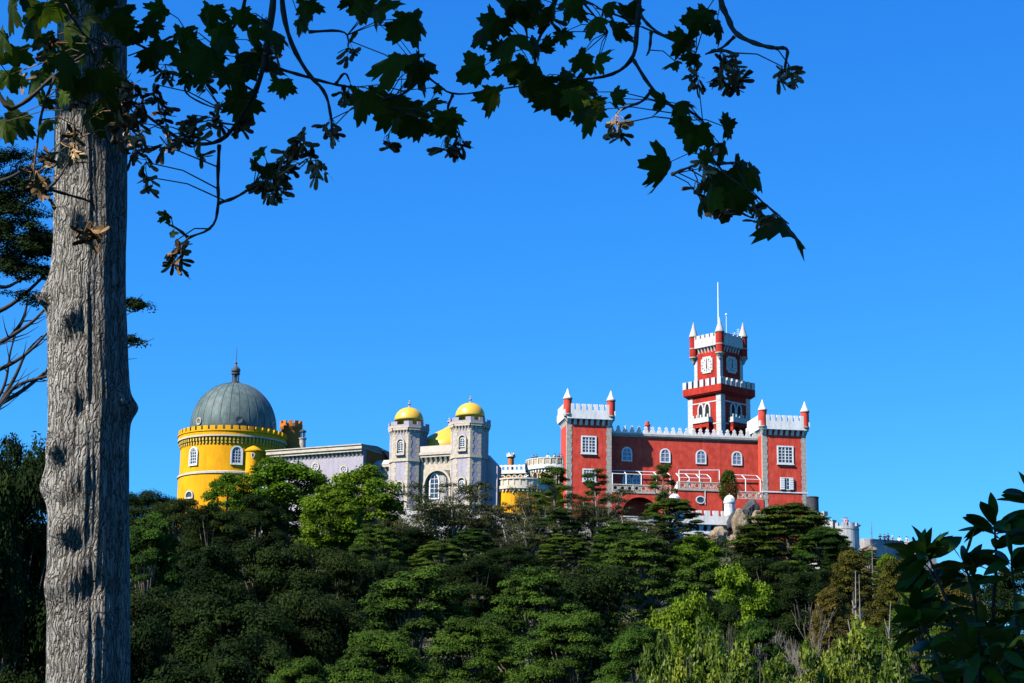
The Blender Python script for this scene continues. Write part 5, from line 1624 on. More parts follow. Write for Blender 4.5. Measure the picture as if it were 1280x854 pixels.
# ------------------------------------------------------------------ the big grey trunk and the sycamore boughs
def bark_mat():
    m_ = mat('grey_ridged_bark', (0.56, 0.535, 0.49), 0.95, 0.3, 6.0, streak=0.85, spec=0.1, stain=.4)
    nt = m_.node_tree
    b = nt.nodes['Principled BSDF']
    tc = nt.nodes.new('ShaderNodeTexCoord')
    mp = nt.nodes.new('ShaderNodeMapping'); mp.inputs['Scale'].default_value = (1, 1, .1)
    nt.links.new(tc.outputs['Object'], mp.inputs[0])
    nz = nt.nodes.new('ShaderNodeTexNoise'); nz.inputs['Scale'].default_value = 95; nz.inputs['Detail'].default_value = 8; nz.inputs['Roughness'].default_value = .7
    nt.links.new(mp.outputs[0], nz.inputs['Vector'])
    n2 = nt.nodes.new('ShaderNodeTexNoise'); n2.inputs['Scale'].default_value = 130; n2.inputs['Detail'].default_value = 4
    mp2 = nt.nodes.new('ShaderNodeMapping'); mp2.inputs['Scale'].default_value = (1, 1, .22)
    nt.links.new(tc.outputs['Object'], mp2.inputs[0]); nt.links.new(mp2.outputs[0], n2.inputs['Vector'])
    ad = nt.nodes.new('ShaderNodeMath'); ad.operation = 'MULTIPLY_ADD'; ad.inputs[1].default_value = .35
    nt.links.new(n2.outputs['Fac'], ad.inputs[0]); nt.links.new(nz.outputs['Fac'], ad.inputs[2])
    # interlaced ridges: stretched cells with warped edges
    wn_ = nt.nodes.new('ShaderNodeTexNoise'); wn_.inputs['Scale'].default_value = 9; wn_.inputs['Detail'].default_value = 5
    nt.links.new(tc.outputs['Object'], wn_.inputs['Vector'])
    wm = nt.nodes.new('ShaderNodeMix'); wm.data_type = 'RGBA'; wm.blend_type = 'ADD'; wm.inputs[0].default_value = .07
    nt.links.new(tc.outputs['Object'], wm.inputs[6]); nt.links.new(wn_.outputs['Color'], wm.inputs[7])
    mp3 = nt.nodes.new('ShaderNodeMapping'); mp3.inputs['Scale'].default_value = (1, 1, .11)
    nt.links.new(wm.outputs[2], mp3.inputs[0])
    vo = nt.nodes.new('ShaderNodeTexVoronoi'); vo.feature = 'DISTANCE_TO_EDGE'; vo.inputs['Scale'].default_value = 62
    nt.links.new(mp3.outputs[0], vo.inputs['Vector'])
    vr = nt.nodes.new('ShaderNodeMapRange'); vr.inputs['From Max'].default_value = .22
    nt.links.new(vo.outputs['Distance'], vr.inputs['Value'])
    ad2 = nt.nodes.new('ShaderNodeMath'); ad2.operation = 'MULTIPLY_ADD'; ad2.inputs[1].default_value = .8
    nt.links.new(vr.outputs[0], ad2.inputs[0]); nt.links.new(ad.outputs[0], ad2.inputs[2])
    bp = nt.nodes.new('ShaderNodeBump'); bp.inputs['Strength'].default_value = 1.0; bp.inputs['Distance'].default_value = .022
    nt.links.new(ad2.outputs[0], bp.inputs['Height']); nt.links.new(bp.outputs[0], b.inputs['Normal'])
    # cracks between the ridges are coloured darker
    rp = nt.nodes.new('ShaderNodeValToRGB'); rp.color_ramp.elements[0].position, rp.color_ramp.elements[1].position = .0, .45
    rp.color_ramp.elements[0].color = (.26, .24, .21, 1); rp.color_ramp.elements[1].color = (1, 1, 1, 1)
    nt.links.new(vr.outputs[0], rp.inputs[0])
    rq = nt.nodes.new('ShaderNodeValToRGB'); rq.color_ramp.elements[0].position, rq.color_ramp.elements[1].position = .34, .58
    rq.color_ramp.elements[0].color = (.52, .49, .45, 1); rq.color_ramp.elements[1].color = (1, 1, 1, 1)
    nt.links.new(nz.outputs['Fac'], rq.inputs[0])
    src = b.inputs['Base Color'].links[0].from_socket
    for r2_ in (rp, rq):
        mx = nt.nodes.new('ShaderNodeMix'); mx.data_type = 'RGBA'; mx.blend_type = 'MULTIPLY'; mx.inputs[0].default_value = 1
        nt.links.new(src, mx.inputs[6]); nt.links.new(r2_.outputs[0], mx.inputs[7]); src = mx.outputs[2]
    nt.links.new(src, b.inputs['Base Color'])
    return m_
M['tree_bark'] = bark_mat()
SY_Y = 9.0
base_p = at(108, 854, SY_Y)
syc = empty('sycamore_tree', (base_p.x, SY_Y, -1.8), 0, 'tall sycamore with a straight grey ridged trunk and boughs across the top', 'tree')
SO_ = Vector((base_p.x, SY_Y, -1.8))
def build_trunk():
    # centre and radius of the trunk against height, read at several heights of the visible stem
    rows = [(854, 57, 160), (760, 57.5, 160), (640, 57, 161), (560, 56, 161), (505, 57, 164), (450, 58, 161), (375, 58, 160), (300, 66, 160), (200, 67, 160), (100, 68, 159), (0, 70, 158)]
    hs_, cx_, rr_ = [], [], []
    for py, a, b_ in rows:
        A, B = at(a, py, SY_Y), at(b_, py, SY_Y)
        hs_.append(A.z - SO_.z); cx_.append((A.x + B.x) / 2 - SO_.x); rr_.append((B.x - A.x) / 2 * .945)
    hs_ = [0.0, 1.2] + hs_ + [hs_[-1] + 2, hs_[-1] + 5, hs_[-1] + 9]
    cx_ = [0.02, 0.0] + cx_ + [cx_[-1] + .05, cx_[-1] + .1, cx_[-1] + .2]
    rr_ = [rr_[0] * 1.5, rr_[0] * 1.1] + rr_ + [rr_[-1] * .85, rr_[-1] * .6, .05]
    knots = []
    for px, py, depth, rad in ((97, 405, .05, .055), (84, 566, .06, .06), (101, 600, .035, .09), (92, 668, .05, .07), (97, 438, -.028, .06), (86, 598, -.03, .06), (104, 690, -.022, .07), (95, 640, -.02, .05), (60, 372, .035, .07), (160, 507, .035, .05), (57, 610, .04, .07), (120, 745, -.04, .08), (80, 735, .04, .07), (112, 520, -.03, .06)):
        p = at(px, py, SY_Y) - SO_
        knots.append((p.x, p.z, depth, rad))
    NA, dz = 220, .016
    Z = np.concatenate([np.arange(0, 1.4, .08), np.arange(1.4, hs_[-4] + .2, dz), np.linspace(hs_[-4] + .25, hs_[-1], 40)])
    cx = np.interp(Z, hs_, cx_); rr = np.interp(Z, hs_, rr_)
    vs = []
    for i, z in enumerate(Z):
        for k in range(NA):
            a = 2 * math.pi * k / NA
            ca, sa = math.cos(a), math.sin(a)
            r_ = rr[i]
            tw = a + .12 * math.sin(z * 1.3)
            p1 = Vector((math.cos(tw) * 7, math.sin(tw) * 7, z * .55))
            p2 = Vector((math.cos(tw) * 19, math.sin(tw) * 19, z * 1.7))
            d = noise.noise(p1) * .013 + (abs(noise.noise(p2)) - .25) * .009 + noise.noise(Vector((ca * 2, sa * 2, z * 1.1))) * .014
            x, y = ca * r_, sa * r_
            for kx, kz, kd, kr in knots:
                if abs(z - kz) < kr * 2.2 and sa < .35:
                    q = ((x + cx[i] - kx) ** 2 + ((z - kz) * .8) ** 2) / (kr * kr)
                    if q < 4: d += kd * math.exp(-q * 1.6)
            vs.append((cx[i] + ca * (r_ + d), sa * (r_ + d), z))
    n = len(Z)
    fs = [(i * NA + k, i * NA + (k + 1) % NA, (i + 1) * NA + (k + 1) % NA, (i + 1) * NA + k) for i in range(n - 1) for k in range(NA)]
    b = MB(); b.v, b.f = vs, fs; b.mi = [0] * len(fs)
    tr = b.build('trunk', M['tree_bark'], syc, True)
    # sawn branch stubs
    for px, py, ang, L, r_ in ((97, 404, -1.9, .06, .034), (86, 562, -2.0, .05, .03), (60, 374, 3.0, .05, .04)):
        p = at(px, py, SY_Y) - SO_
        zc = p.z; r0 = float(np.interp(zc, hs_, rr_)); c0 = float(np.interp(zc, hs_, cx_))
        sx = max(-.9, min(.9, (p.x - c0) / r0)); yy = -math.sqrt(1 - sx * sx) * r0
        d = Vector((sx, yy / r0, .35)).normalized()
        s = MB(); P0 = Vector((p.x, yy, zc)) - d * .04
        s.tube([P0, P0 + d * .05, P0 + d * L], [r_ * 1.5, r_ * 1.1, r_], 14)
        s.build('branch_stub', M['tree_bark'], tr)
build_trunk()

def loc(px, py, Y): return at(px, py, Y) - SO_
def smooth(pts, it=2):
    for _ in range(it):
        q = [pts[0]]
        for a, b in zip(pts[:-1], pts[1:]):
            q += [a.lerp(b, .25), a.lerp(b, .75)]
        pts = q + [pts[-1]]
    return pts
SR = random.Random(11)
def syc_leaf(bm, T, s, curl):
    """a five lobed toothed blade hanging from its stalk; +y points to the tip"""
    lobes = [(90, 1.0, 36), (145, .90, 34), (35, .90, 34), (200, .62, 30), (-20, .62, 30)]
    lobes = [(a + SR.uniform(-7, 7), L * SR.uniform(.82, 1.12), w * SR.uniform(.8, 1.05)) for a, L, w in lobes]
    nk, tt = SR.uniform(.40, .56), SR.uniform(.08, .13)
    n = 66
    out = []
    for i in range(n):
        th = -90 + 360 * (i + .5) / n
        r_ = .20
        for (a, L, w) in lobes:
            dl = abs((th - a + 180) % 360 - 180)
            if dl < w * 1.6: r_ = max(r_, L * (1 - nk * (dl / w) ** 1.4))
        r_ = max(r_, .42 if -20 < th < 200 else .14)
        tooth = 1 + tt * (1 if i % 3 == 1 else (-.7 if i % 3 == 0 else 0)) + SR.uniform(-.035, .035)
        out.append((r_ * tooth * math.cos(math.radians(th)), r_ * tooth * math.sin(math.radians(th)) + .12))
    vs, fs = [(0, .12, 0)], []
    c1, c2 = curl
    def zz(x, y):
        return -c1 * (abs(x) ** 1.7) - c2 * (y - .1) ** 2 + .05 * math.sin(9 * math.atan2(x, y + .2)) * math.hypot(x, y)
    for f in (.5, 1.0):
        for (x, y) in out:
            x2, y2 = x * f, .12 + (y - .12) * f
            vs.append((x2, y2, zz(x2, y2)))
    for i in range(n):
        j = (i + 1) % n
        fs.append((0, 1 + i, 1 + j)); fs.append((1 + i, 1 + n + i, 1 + n + j, 1 + j))
    S = Matrix.Diagonal((s, s, s, 1))
    bm.T = T @ S
    bm.add(vs, fs)
    bm.T = Matrix.Identity(4)
def leaf_T(p, ang, tilt, roll):
    """leaf hanging at p: tip toward image angle ang (degrees, 0 = right, 270 = down), tilted and rolled out of the picture plane"""
    X, Z = Vector((1, 0, 0)), Vector((0, 0, 1))
    a = math.radians(ang)
    yv = X * math.cos(a) + Z * math.sin(a)
    toward = Vector((0, -1, 0))
    m3 = Matrix((yv.cross(toward), yv, toward)).transposed()
    return Matrix.Translation(p) @ m3.to_4x4() @ Matrix.Rotation(tilt, 4, 'X') @ Matrix.Rotation(roll, 4, 'Y')
def samara(bm, T, L):
    pts = [(0, 0), (.09, .06), (.16, .22), (.13, .30), (.19, .5), (.235, .74), (.18, .93), (.04, 1.0), (-.06, .9), (-.08, .6), (-.06, .3), (-.1, .2), (-.07, .06)]
    vs = [(x * L, y * L, .06 * L * math.sin(y * 3)) for x, y in pts] + [(.05 * L, .14 * L, .10 * L), (.05 * L, .14 * L, -.06 * L)]
    n = len(pts)
    fs = [tuple(range(3, 12)), (0, 1, n), (1, 2, n), (2, 3, n), (3, 11, n), (11, 12, n), (12, 0, n), (0, n + 1, 1), (1, n + 1, 2), (2, n + 1, 3), (3, n + 1, 11), (11, n + 1, 12), (12, n + 1, 0)]
    bm.T = T; bm.add(vs, fs); bm.T = Matrix.Identity(4)
M['seed'] = mat('dry_seed_wing', (0.13, 0.065, 0.028), .8, .45, 14, spec=.1, col2=(.30, .18, .08))
M['seed_pale'] = mat('pale_seed_wing', (0.40, 0.26, 0.13), .8, .35, 14, spec=.2)
def seed_bunch(px, py, n, Y, parent, spread=15, stem=True, allp=()):
    b = MB()
    c = loc(px, py, Y)
    s = Y / FPX
    top = c + Vector((0, 0, spread * 1.1 * s))
    if allp:
        nr = min(allp, key=lambda q: (q - top).length)
        if (nr - top).length < .5: b.tube([nr, nr.lerp(top, .5) + Vector((0, 0, .018)), top, c], [.0028, .0022, .002, .0015], 5)
    for i in range(n):
        d = Vector((SR.gauss(0, 1), SR.gauss(0, .8), SR.gauss(-.35, .8)))
        d = d.normalized()
        o_ = Vector((SR.gauss(0, .35), SR.gauss(0, .35), SR.gauss(0, .5))) * spread * s
        p = c + o_
        if stem: b.tube([top, top.lerp(p, .5) + Vector((SR.uniform(-1, 1), SR.uniform(-1, 1), .5)) * 2.5 * s, p], .0011, 4)
        for sg in (-1, 1):
            dd = (d + Vector((SR.uniform(-.5, .5), SR.uniform(-.5, .5), SR.uniform(-.5, .3))) * .9).normalized()
            q = dd.to_track_quat('Y', 'Z').to_matrix().to_4x4()
            samara(b, Matrix.Translation(p) @ q @ Matrix.Rotation(SR.uniform(0, 6.28), 4, 'Y'), SR.uniform(.042, .058) * Y / 6)
    o = b.build('seed_cluster', M['seed_pale'] if SR.random() < .18 else M['seed'], parent)
    return o

# limbs high in the crown, above what the picture shows, carry the boughs
def limb_obj(pts, r0, r1):
    P_ = smooth([Vector(p) for p in pts])
    b = MB(); b.tube(P_, [r0 + (r1 - r0) * i / (len(P_) - 1) for i in range(len(P_))], 8)
    return b.build('limb', M['twig'], syc, True)
L1 = [Vector((0, 0, 6.6)), loc(160, -190, 8.0), loc(330, -140, 6.6), loc(560, -150, 6.1), loc(720, -110, 6.0), loc(800, -90, 5.9), loc(900, -110, 5.8)]
limb_main = limb_obj(L1, .075, .02)
limb_left = limb_obj([Vector((0, 0, 6.1)), loc(60, -120, 7.6), loc(0, -110, 6.4), loc(-80, -90, 5.9)], .05, .02)

BOUGHS = [  # (depth, start radius, pixel runs, leaves (px, py, length px, tip angle), seed bunches (px, py, count))
    dict(Y=5.9, r=.0125, runs=[[(340, -140), (345, -20), (332, 60), (325, 110), (300, 153), (275, 181), (230, 180), (196, 155), (165, 130)],
                              [(274, 181), (272, 225), (273, 252), (268, 288), (235, 297), (228, 306), (224, 318)], [(273, 254), (296, 246), (322, 231), (345, 222)],
                              [(235, 297), (222, 288), (206, 278)], [(310, -20), (300, 30), (262, 62), (240, 90), (225, 115), (255, 130), (290, 140)], [(200, 70), (180, 60), (150, 44), (135, 52)],
                              [(262, 62), (225, 40), (190, 60), (160, 70)]],
         leaves=[(150, 12, 62, 260), (182, 28, 60, 300), (205, 8, 58, 230), (228, 36, 64, 270), (252, 18, 60, 310), (262, 62, 84, 262), (288, 82, 86, 285), (284, 46, 66, 240), (312, 36, 56, 290),
                 (318, 64, 76, 320), (302, 118, 66, 275), (328, 24, 56, 250), (345, 40, 58, 300), (352, 100, 58, 284), (340, 76, 48, 225), (205, 52, 60, 240), (188, 62, 56, 290), (226, 68, 64, 310), (265, 8, 60, 250),
                 (210, 268, 26, 235), (214, 290, 18, 290), (330, 188, 30, 190), (322, 205, 34, 215), (245, 50, 58, 200), (275, 30, 62, 250), (170, 40, 50, 215), (235, 92, 48, 265), (300, 14, 60, 270), (330, 210, 30, 330)],
         seeds=[(222, 312, 9), (240, 158, 14), (226, 170, 8), (338, 66, 12), (350, 214, 16), (376, 178, 12), (345, 238, 10), (330, 225, 8), (388, 200, 8), (192, 118, 9), (178, 150, 9), (165, 116, 12), (150, 100, 12), (176, 178, 8), (182, 214, 5), (300, 160, 6), (206, 92, 7), (255, 100, 7), (160, 165, 9), (178, 132, 9), (212, 180, 8), (168, 192, 7), (248, 178, 8), (268, 150, 8), (152, 132, 10), (202, 146, 7), (360, 196, 9), (338, 232, 9), (398, 212, 7), (218, 326, 7), (184, 232, 4)]),
    dict(Y=6.2, r=.011, runs=[[(352, -140), (352, -10), (362, 50), (386, 93), (410, 116), (416, 150), (415, 166)], [(348, 86), (386, 96), (418, 105), (445, 112), (478, 128), (500, 140), (530, 140)],
                              [(470, 128), (505, 118), (530, 95), (548, 105), (566, 119), (611, 115), (660, 106), (702, 100)], [(566, 119), (560, 135), (567, 160), (575, 170)], [(420, 105), (432, 90), (438, 104)], [(386, 40), (432, 36), (436, 55)]],
         leaves=[(374, 24, 50, 300), (384, 2, 46, 270), (455, 0, 62, 262), (470, 8, 60, 300), (440, -4, 44, 250), (486, 0, 40, 280), (512, 18, 84, 280), (498, 30, 44, 240), (505, 70, 86, 245), (518, 78, 76, 300), (530, 80, 46, 345), (490, 120, 76, 252),
                 (512, 128, 80, 272), (452, 116, 66, 268), (536, 128, 62, 292), (556, 140, 56, 290), (522, 150, 58, 262), (500, 150, 44, 230), (545, 108, 30, 300), (560, 150, 44, 250), (470, 110, 50, 285)],
         seeds=[(436, 62, 6), (430, 118, 5), (415, 160, 6), (486, 178, 5), (574, 178, 9), (560, 182, 7), (436, 120, 4), (414, 172, 5)]),
    dict(Y=6.0, r=.011, runs=[[(720, -110), (700, -30), (690, 20), (668, 60), (672, 104)], [(640, -30), (655, 20), (660, 60)], [(700, -30), (740, 20), (760, 40)]],
         leaves=[(606, 40, 62, 215), (622, 22, 60, 245), (650, 10, 66, 280), (640, 44, 66, 250), (664, 50, 64, 300), (676, 56, 44, 335), (604, 84, 62, 205), (638, 78, 74, 285), (618, 110, 66, 262), (656, 104, 66, 296), (690, 112, 78, 295), (702, 92, 50, 330),
                 (716, 104, 66, 300), (735, 128, 66, 262), (722, 70, 50, 325), (745, 76, 44, 345), (642, 0, 60, 250), (690, 6, 56, 290), (715, 0, 50, 250), (736, 2, 58, 300), (670, -6, 52, 270), (728, 118, 60, 245), (680, 96, 60, 250), (628, 60, 50, 200), (660, 80, 66, 240), (700, 40, 40, 300)],
         seeds=[(668, 22, 12), (690, 26, 6)]),
    dict(Y=5.7, r=.012, runs=[[(800, -90), (799, 0), (797, 40), (792, 75), (762, 95), (700, 101)], [(792, 75), (815, 112), (847, 138), (880, 172), (896, 208), (940, 240), (986, 280)], [(801, 20), (815, 36), (850, 55), (870, 66)],
                              [(815, 112), (806, 126), (785, 134), (770, 142)], [(849, 132), (868, 140), (882, 155), (884, 165)], [(898, 205), (925, 203)], [(840, 218), (856, 212), (875, 204)], [(800, 30), (780, 20), (745, 10)], [(814, 40), (812, 62), (808, 70)]],
         leaves=[(770, 30, 56, 258), (782, 8, 48, 290), (748, 22, 46, 240), (760, 4, 44, 265), (750, 128, 42, 245), (766, 124, 46, 30), (858, 44, 56, 235), (872, 20, 54, 250), (888, 16, 52, 295), (868, 68, 44, 255), (846, 76, 36, 200), (832, 126, 46, 215), (848, 128, 44, 300),
                 (852, 146, 54, 272), (870, 158, 56, 262), (862, 150, 46, 230), (905, 160, 50, 30), (902, 180, 42, 295), (836, 200, 82, 252), (918, 208, 72, 318), (905, 216, 96, 268), (892, 236, 58, 250), (915, 240, 72, 300), (904, 254, 66, 280), (936, 212, 54, 335), (880, 250, 46, 240), (976, 274, 84, 300),
                 (880, 190, 40, 270), (728, 136, 58, 250), (715, 112, 50, 290), (740, 108, 50, 320)],
         seeds=[(770, 156, 8), (776, 166, 5), (880, 200, 8), (872, 236, 5), (905, 262, 7), (950, 268, 8), (940, 262, 6), (868, 98, 8), (884, 196, 5)]),
    dict(Y=5.6, r=.011, runs=[[(900, -110), (899, 0), (908, 22), (920, 44), (948, 54), (970, 61), (984, 60), (984, 78), (980, 90)], [(918, 46), (905, 58), (890, 64), (882, 68)], [(890, 64), (912, 62), (922, 72), (922, 86)]],
         leaves=[(895, 26, 54, 300), (884, 12, 44, 250)],
         seeds=[(978, 96, 10), (905, 82, 13), (922, 98, 11), (915, 108, 8), (900, 98, 8), (986, 92, 6)]),
    dict(Y=5.8, r=.011, runs=[[(-80, -90), (-30, 30), (6, 141), (30, 128), (68, 97), (90, 80), (120, 60)], [(30, -100), (60, -20), (85, 20), (110, 55), (150, 60)], [(60, 236), (72, 224), (86, 206), (95, 198)], [(60, 236), (88, 242), (117, 253), (119, 266)],
                              [(120, 60), (110, 130), (95, 198)], [(68, 97), (52, 140), (50, 170), (40, 210), (44, 225)], [(110, 55), (118, 75), (122, 78)]],
         leaves=[(14, 2, 70, 262), (40, 18, 62, 250), (22, 60, 66, 250), (55, 44, 64, 300), (22, 140, 84, 262), (6, 150, 70, 300), (82, 30, 62, 280), (110, 14, 62, 260), (140, 26, 60, 300), (112, 138, 80, 278), (92, 78, 72, 262), (58, 122, 48, 220), (70, 66, 60, 240), (125, 90, 62, 300), (100, 50, 66, 270),
                 (45, 90, 60, 275), (130, 118, 58, 310), (10, 90, 66, 280), (75, 0, 64, 250), (125, -6, 60, 250), (30, -10, 66, 280), (85, 110, 56, 230), (140, 60, 58, 280), (5, 40, 60, 240), (55, 5, 60, 250), (100, 100, 60, 250), (60, 150, 46, 250)],
         seeds=[(45, 228, 9), (52, 240, 7), (62, 62, 6), (100, 118, 8), (130, 88, 10), (75, 200, 7), (112, 292, 15), (40, 215, 5), (88, 190, 6), (150, 128, 8), (92, 168, 7), (62, 200, 5), (24, 100, 5), (140, 110, 9), (152, 150, 8), (148, 178, 6), (118, 104, 7), (80, 80, 6)]),
]
def bough(B):
    Y0 = B['Y']
    b = MB()
    allp = []
    for ri, run in enumerate(B['runs']):
        rng = random.Random(len(run) * 7 + ri)
        P_ = [loc(px, py, Y0 + .25 * math.sin(px * .013 + Y0 * 3)) for px, py in run]
        for i in range(1, len(P_) - 1): P_[i] = P_[i] + Vector((rng.uniform(-.006, .006), 0, rng.uniform(-.006, .006)))
        P_ = smooth(P_, 2)
        r0 = B['r'] * (1 if ri == 0 else .55)
        n = len(P_)
        b.tube(P_, [r0 * (1 - .72 * i / (n - 1)) * (1 + .18 * math.sin(i * 1.9)) for i in range(n)], 7)
        allp += P_
    br = b.build('bough', M['dark_twig'], syc, True)
    lf, stm = MB(), MB()
    for (px, py, s, ang) in B['leaves']:
        Yl = Y0 + SR.uniform(-.28, .22)
        p = loc(px, py, Yl)
        L = s * SR.uniform(.44, .62) * Yl / FPX
        T = leaf_T(p, ang + SR.uniform(-12, 12), SR.uniform(-.95, .75), SR.uniform(-1.0, 1.0))
        syc_leaf(lf, T, L, (SR.uniform(.1, .8), SR.uniform(-.15, .5)))
        near = min(allp, key=lambda q: (q - p).length)
        if (near - p).length < .45:
            md = near.lerp(p, .5) + Vector((0, 0, .015))
            stm.tube([near, md, T @ Vector((0, .12 * L, 0))], [.0022, .0017, .0015], 4)
    lo = lf.build('leaves', LM['maple'], br, False)
    stm.build('leaf_stalks', M['dark_twig'], br)
    nv = len(lo.data.vertices) // 133
    a_ = lo.data.attributes.new('tint', 'FLOAT', 'POINT')
    a_.data.foreach_set('value', np.repeat(np.random.default_rng(3).uniform(0, 1, nv), 133).astype(np.float32))
    for (px, py, n) in B['seeds']:
        Ys = Y0 + SR.uniform(-.15, .15)
        if (px, py) == (112, 292): Ys = 7.6
        seed_bunch(px, py, max(4, int(n * 1.15)), Ys, br, 9 + n * .4, True, allp if Ys < 7 else ())
for B in BOUGHS: bough(B)
# the crown overhead (above the picture) that keeps these boughs in shade
def high_crown():
    rng = np.random.default_rng(9); rnd = random.Random(9)
    cs, rs = [], []
    def blob(c, rad, n):
        for _ in range(n):
            d = Vector((rnd.gauss(0, 1), rnd.gauss(0, 1), rnd.gauss(0, .8))).normalized() * rnd.uniform(.3, 1) ** .5
            cs.append((c[0] + d.x * rad[0], c[1] + d.y * rad[1], c[2] + d.z * rad[2])); rs.append(rnd.uniform(.25, .5))
    for c, rad, n in CROWN_BLOBS:
        blob(Vector(c) - SO_, rad, n)
    C, N, T = clump_points(rng, np.array(cs), np.array(rs), .7, 34, .6, (.2, 1.2), jitter=.5)
    S = rng.uniform(.12, .19, len(C))
    me = leaf_mesh('crown', C, N, S, T, LM['maple'], rng, .9)
    o = bpy.data.objects.new('crown', me); COL.objects.link(o); o.parent = syc
CROWN_BLOBS = [((-2.7, 3.6, 5.6), (1.9, 1.6, .8), 130), ((-3.4, 1.6, 6.2), (1.5, 1.5, .8), 100), ((-3.4, 7.6, 5.7), (1.2, 1.2, .7), 60), ((-1.6, 5.0, 4.9), (1.3, 1.0, .45), 70), ((-2, 9, 8), (2.4, 2.2, 1.6), 160)]
high_crown()
limb_obj([Vector((0, 0, 6.9)), Vector((-2.4, 4.5, 5.9)) - SO_, Vector((-3.0, 2.0, 6.1)) - SO_], .07, .02)

# ------------------------------------------------------------------ glossy shrub at the right edge
def near_shrub():
    Y0 = 5.2
    rnd = random.Random(21)
    bp = at(1240, 1250, Y0)
    O = Vector((bp.x, Y0, -1.75))
    t = empty('glossy_shrub', O, 0, 'dark glossy leaved shrub in the shade at the right picture edge', 'shrub')
    l = lambda px, py, Y=Y0: at(px, py, Y) - O
    stems = [[(1225, 1250), (1215, 930), (1205, 820), (1180, 740), (1158, 690)], [(1240, 1250), (1245, 880), (1240, 770), (1246, 710), (1243, 652)], [(1235, 1250), (1225, 860), (1222, 780), (1216, 730), (1203, 704)],
             [(1250, 1250), (1268, 900), (1275, 820), (1270, 760), (1264, 700)], [(1225, 1250), (1200, 950), (1185, 870), (1165, 800), (1145, 768)], [(1260, 1250), (1300, 860), (1306, 740), (1300, 680), (1288, 622)],
             [(1230, 1250), (1225, 960), (1205, 890), (1185, 845)], [(1185, 752), (1165, 712), (1148, 700)], [(1230, 1250), (1240, 960), (1250, 860), (1236, 810)]]
    b = MB(); tips, along = [], []
    for i, s in enumerate(stems):
        Yd = Y0 + rnd.uniform(-.25, .3)
        P_ = smooth([l(px, py, Yd) for px, py in s], 2)
        n = len(P_)
        r0 = .009 if len(s) > 3 else .004
        b.tube(P_, [r0 * (1 - .75 * k / (n - 1)) for k in range(n)], 6)
        tips.append((P_[-1], (P_[-1] - P_[-3]).normalized()))
        for k in range(int(n * .45) if len(s) > 3 else 1, n): along.append((P_[k], (P_[k] - P_[k - 1]).normalized(), k / n))
    b.build('stems', M['dark_twig'], t, True)
    lf = MB()
    def leaf(p, d, L, w=.36):
        q = d.to_track_quat('Y', 'Z').to_matrix().to_4x4()
        T = Matrix.Translation(p) @ q @ Matrix.Rotation(rnd.uniform(-1.2, 1.2), 4, 'Y')
        prof = [(0.0, .012), (.08, .05), (.2, .6), (.35, .9), (.5, 1.0), (.65, .93), (.8, .68), (.92, .32), (1.0, .0)]
        droop = rnd.uniform(-.05, .4); fold = rnd.uniform(.1, .35); wv = rnd.uniform(0, 6)
        vs = []
        for y, x in prof:
            xx = x * w * L * .5
            z = -droop * L * y * y
            for sx in (-1, -.5, 0, .5, 1):
                vs.append((sx * xx, y * L, z + abs(sx) * xx * fold + .012 * L * math.sin(y * 9 + wv + sx)))
        fs = [(i * 5 + k, i * 5 + k + 1, i * 5 + k + 6, i * 5 + k + 5) for i in range(len(prof) - 1) for k in range(4)]
        lf.T = T; lf.add(vs, fs); lf.T = Matrix.Identity(4)
    for p, d in tips:
        for k in range(8):
            a = k * 2.4
            o_ = d.orthogonal().normalized()
            side = (o_ * math.cos(a) + d.cross(o_) * math.sin(a))
            leaf(p - d * rnd.uniform(0, .05), (side * rnd.uniform(.7, 1.2) + d * rnd.uniform(.2, .9)).normalized(), rnd.uniform(.085, .125))
        leaf(p, d, .08)
    for p, d, u in along:
        for k in range(3):
            if rnd.random() < .52:
                a = rnd.uniform(0, 6.28); o_ = d.orthogonal().normalized()
                side = (o_ * math.cos(a) + d.cross(o_) * math.sin(a))
                leaf(p, (side * 1.0 + d * rnd.uniform(-.2, .7) + Vector((0, 0, -.15))).normalized(), rnd.uniform(.08, .12))
    # fuller towards the lower right
    for _ in range(220):
        px, py = rnd.uniform(1172, 1310), rnd.uniform(770, 900)
        if px < 1172 + max(0, (835 - py)) * .8: continue
        p = l(px, py, Y0 + rnd.uniform(-.35, .6))
        leaf(p, Vector((rnd.gauss(0, 1), rnd.gauss(0, .8), rnd.gauss(-.1, .6))).normalized(), rnd.uniform(.075, .12))
    o = lf.build('leaves', LM['glossy'], t, True)
    n = len(o.data.vertices) // 45
    a_ = o.data.attributes.new('tint', 'FLOAT', 'POINT')
    a_.data.foreach_set('value', np.repeat(np.random.default_rng(8).uniform(0, 1, n), 45).astype(np.float32))
near_shrub()

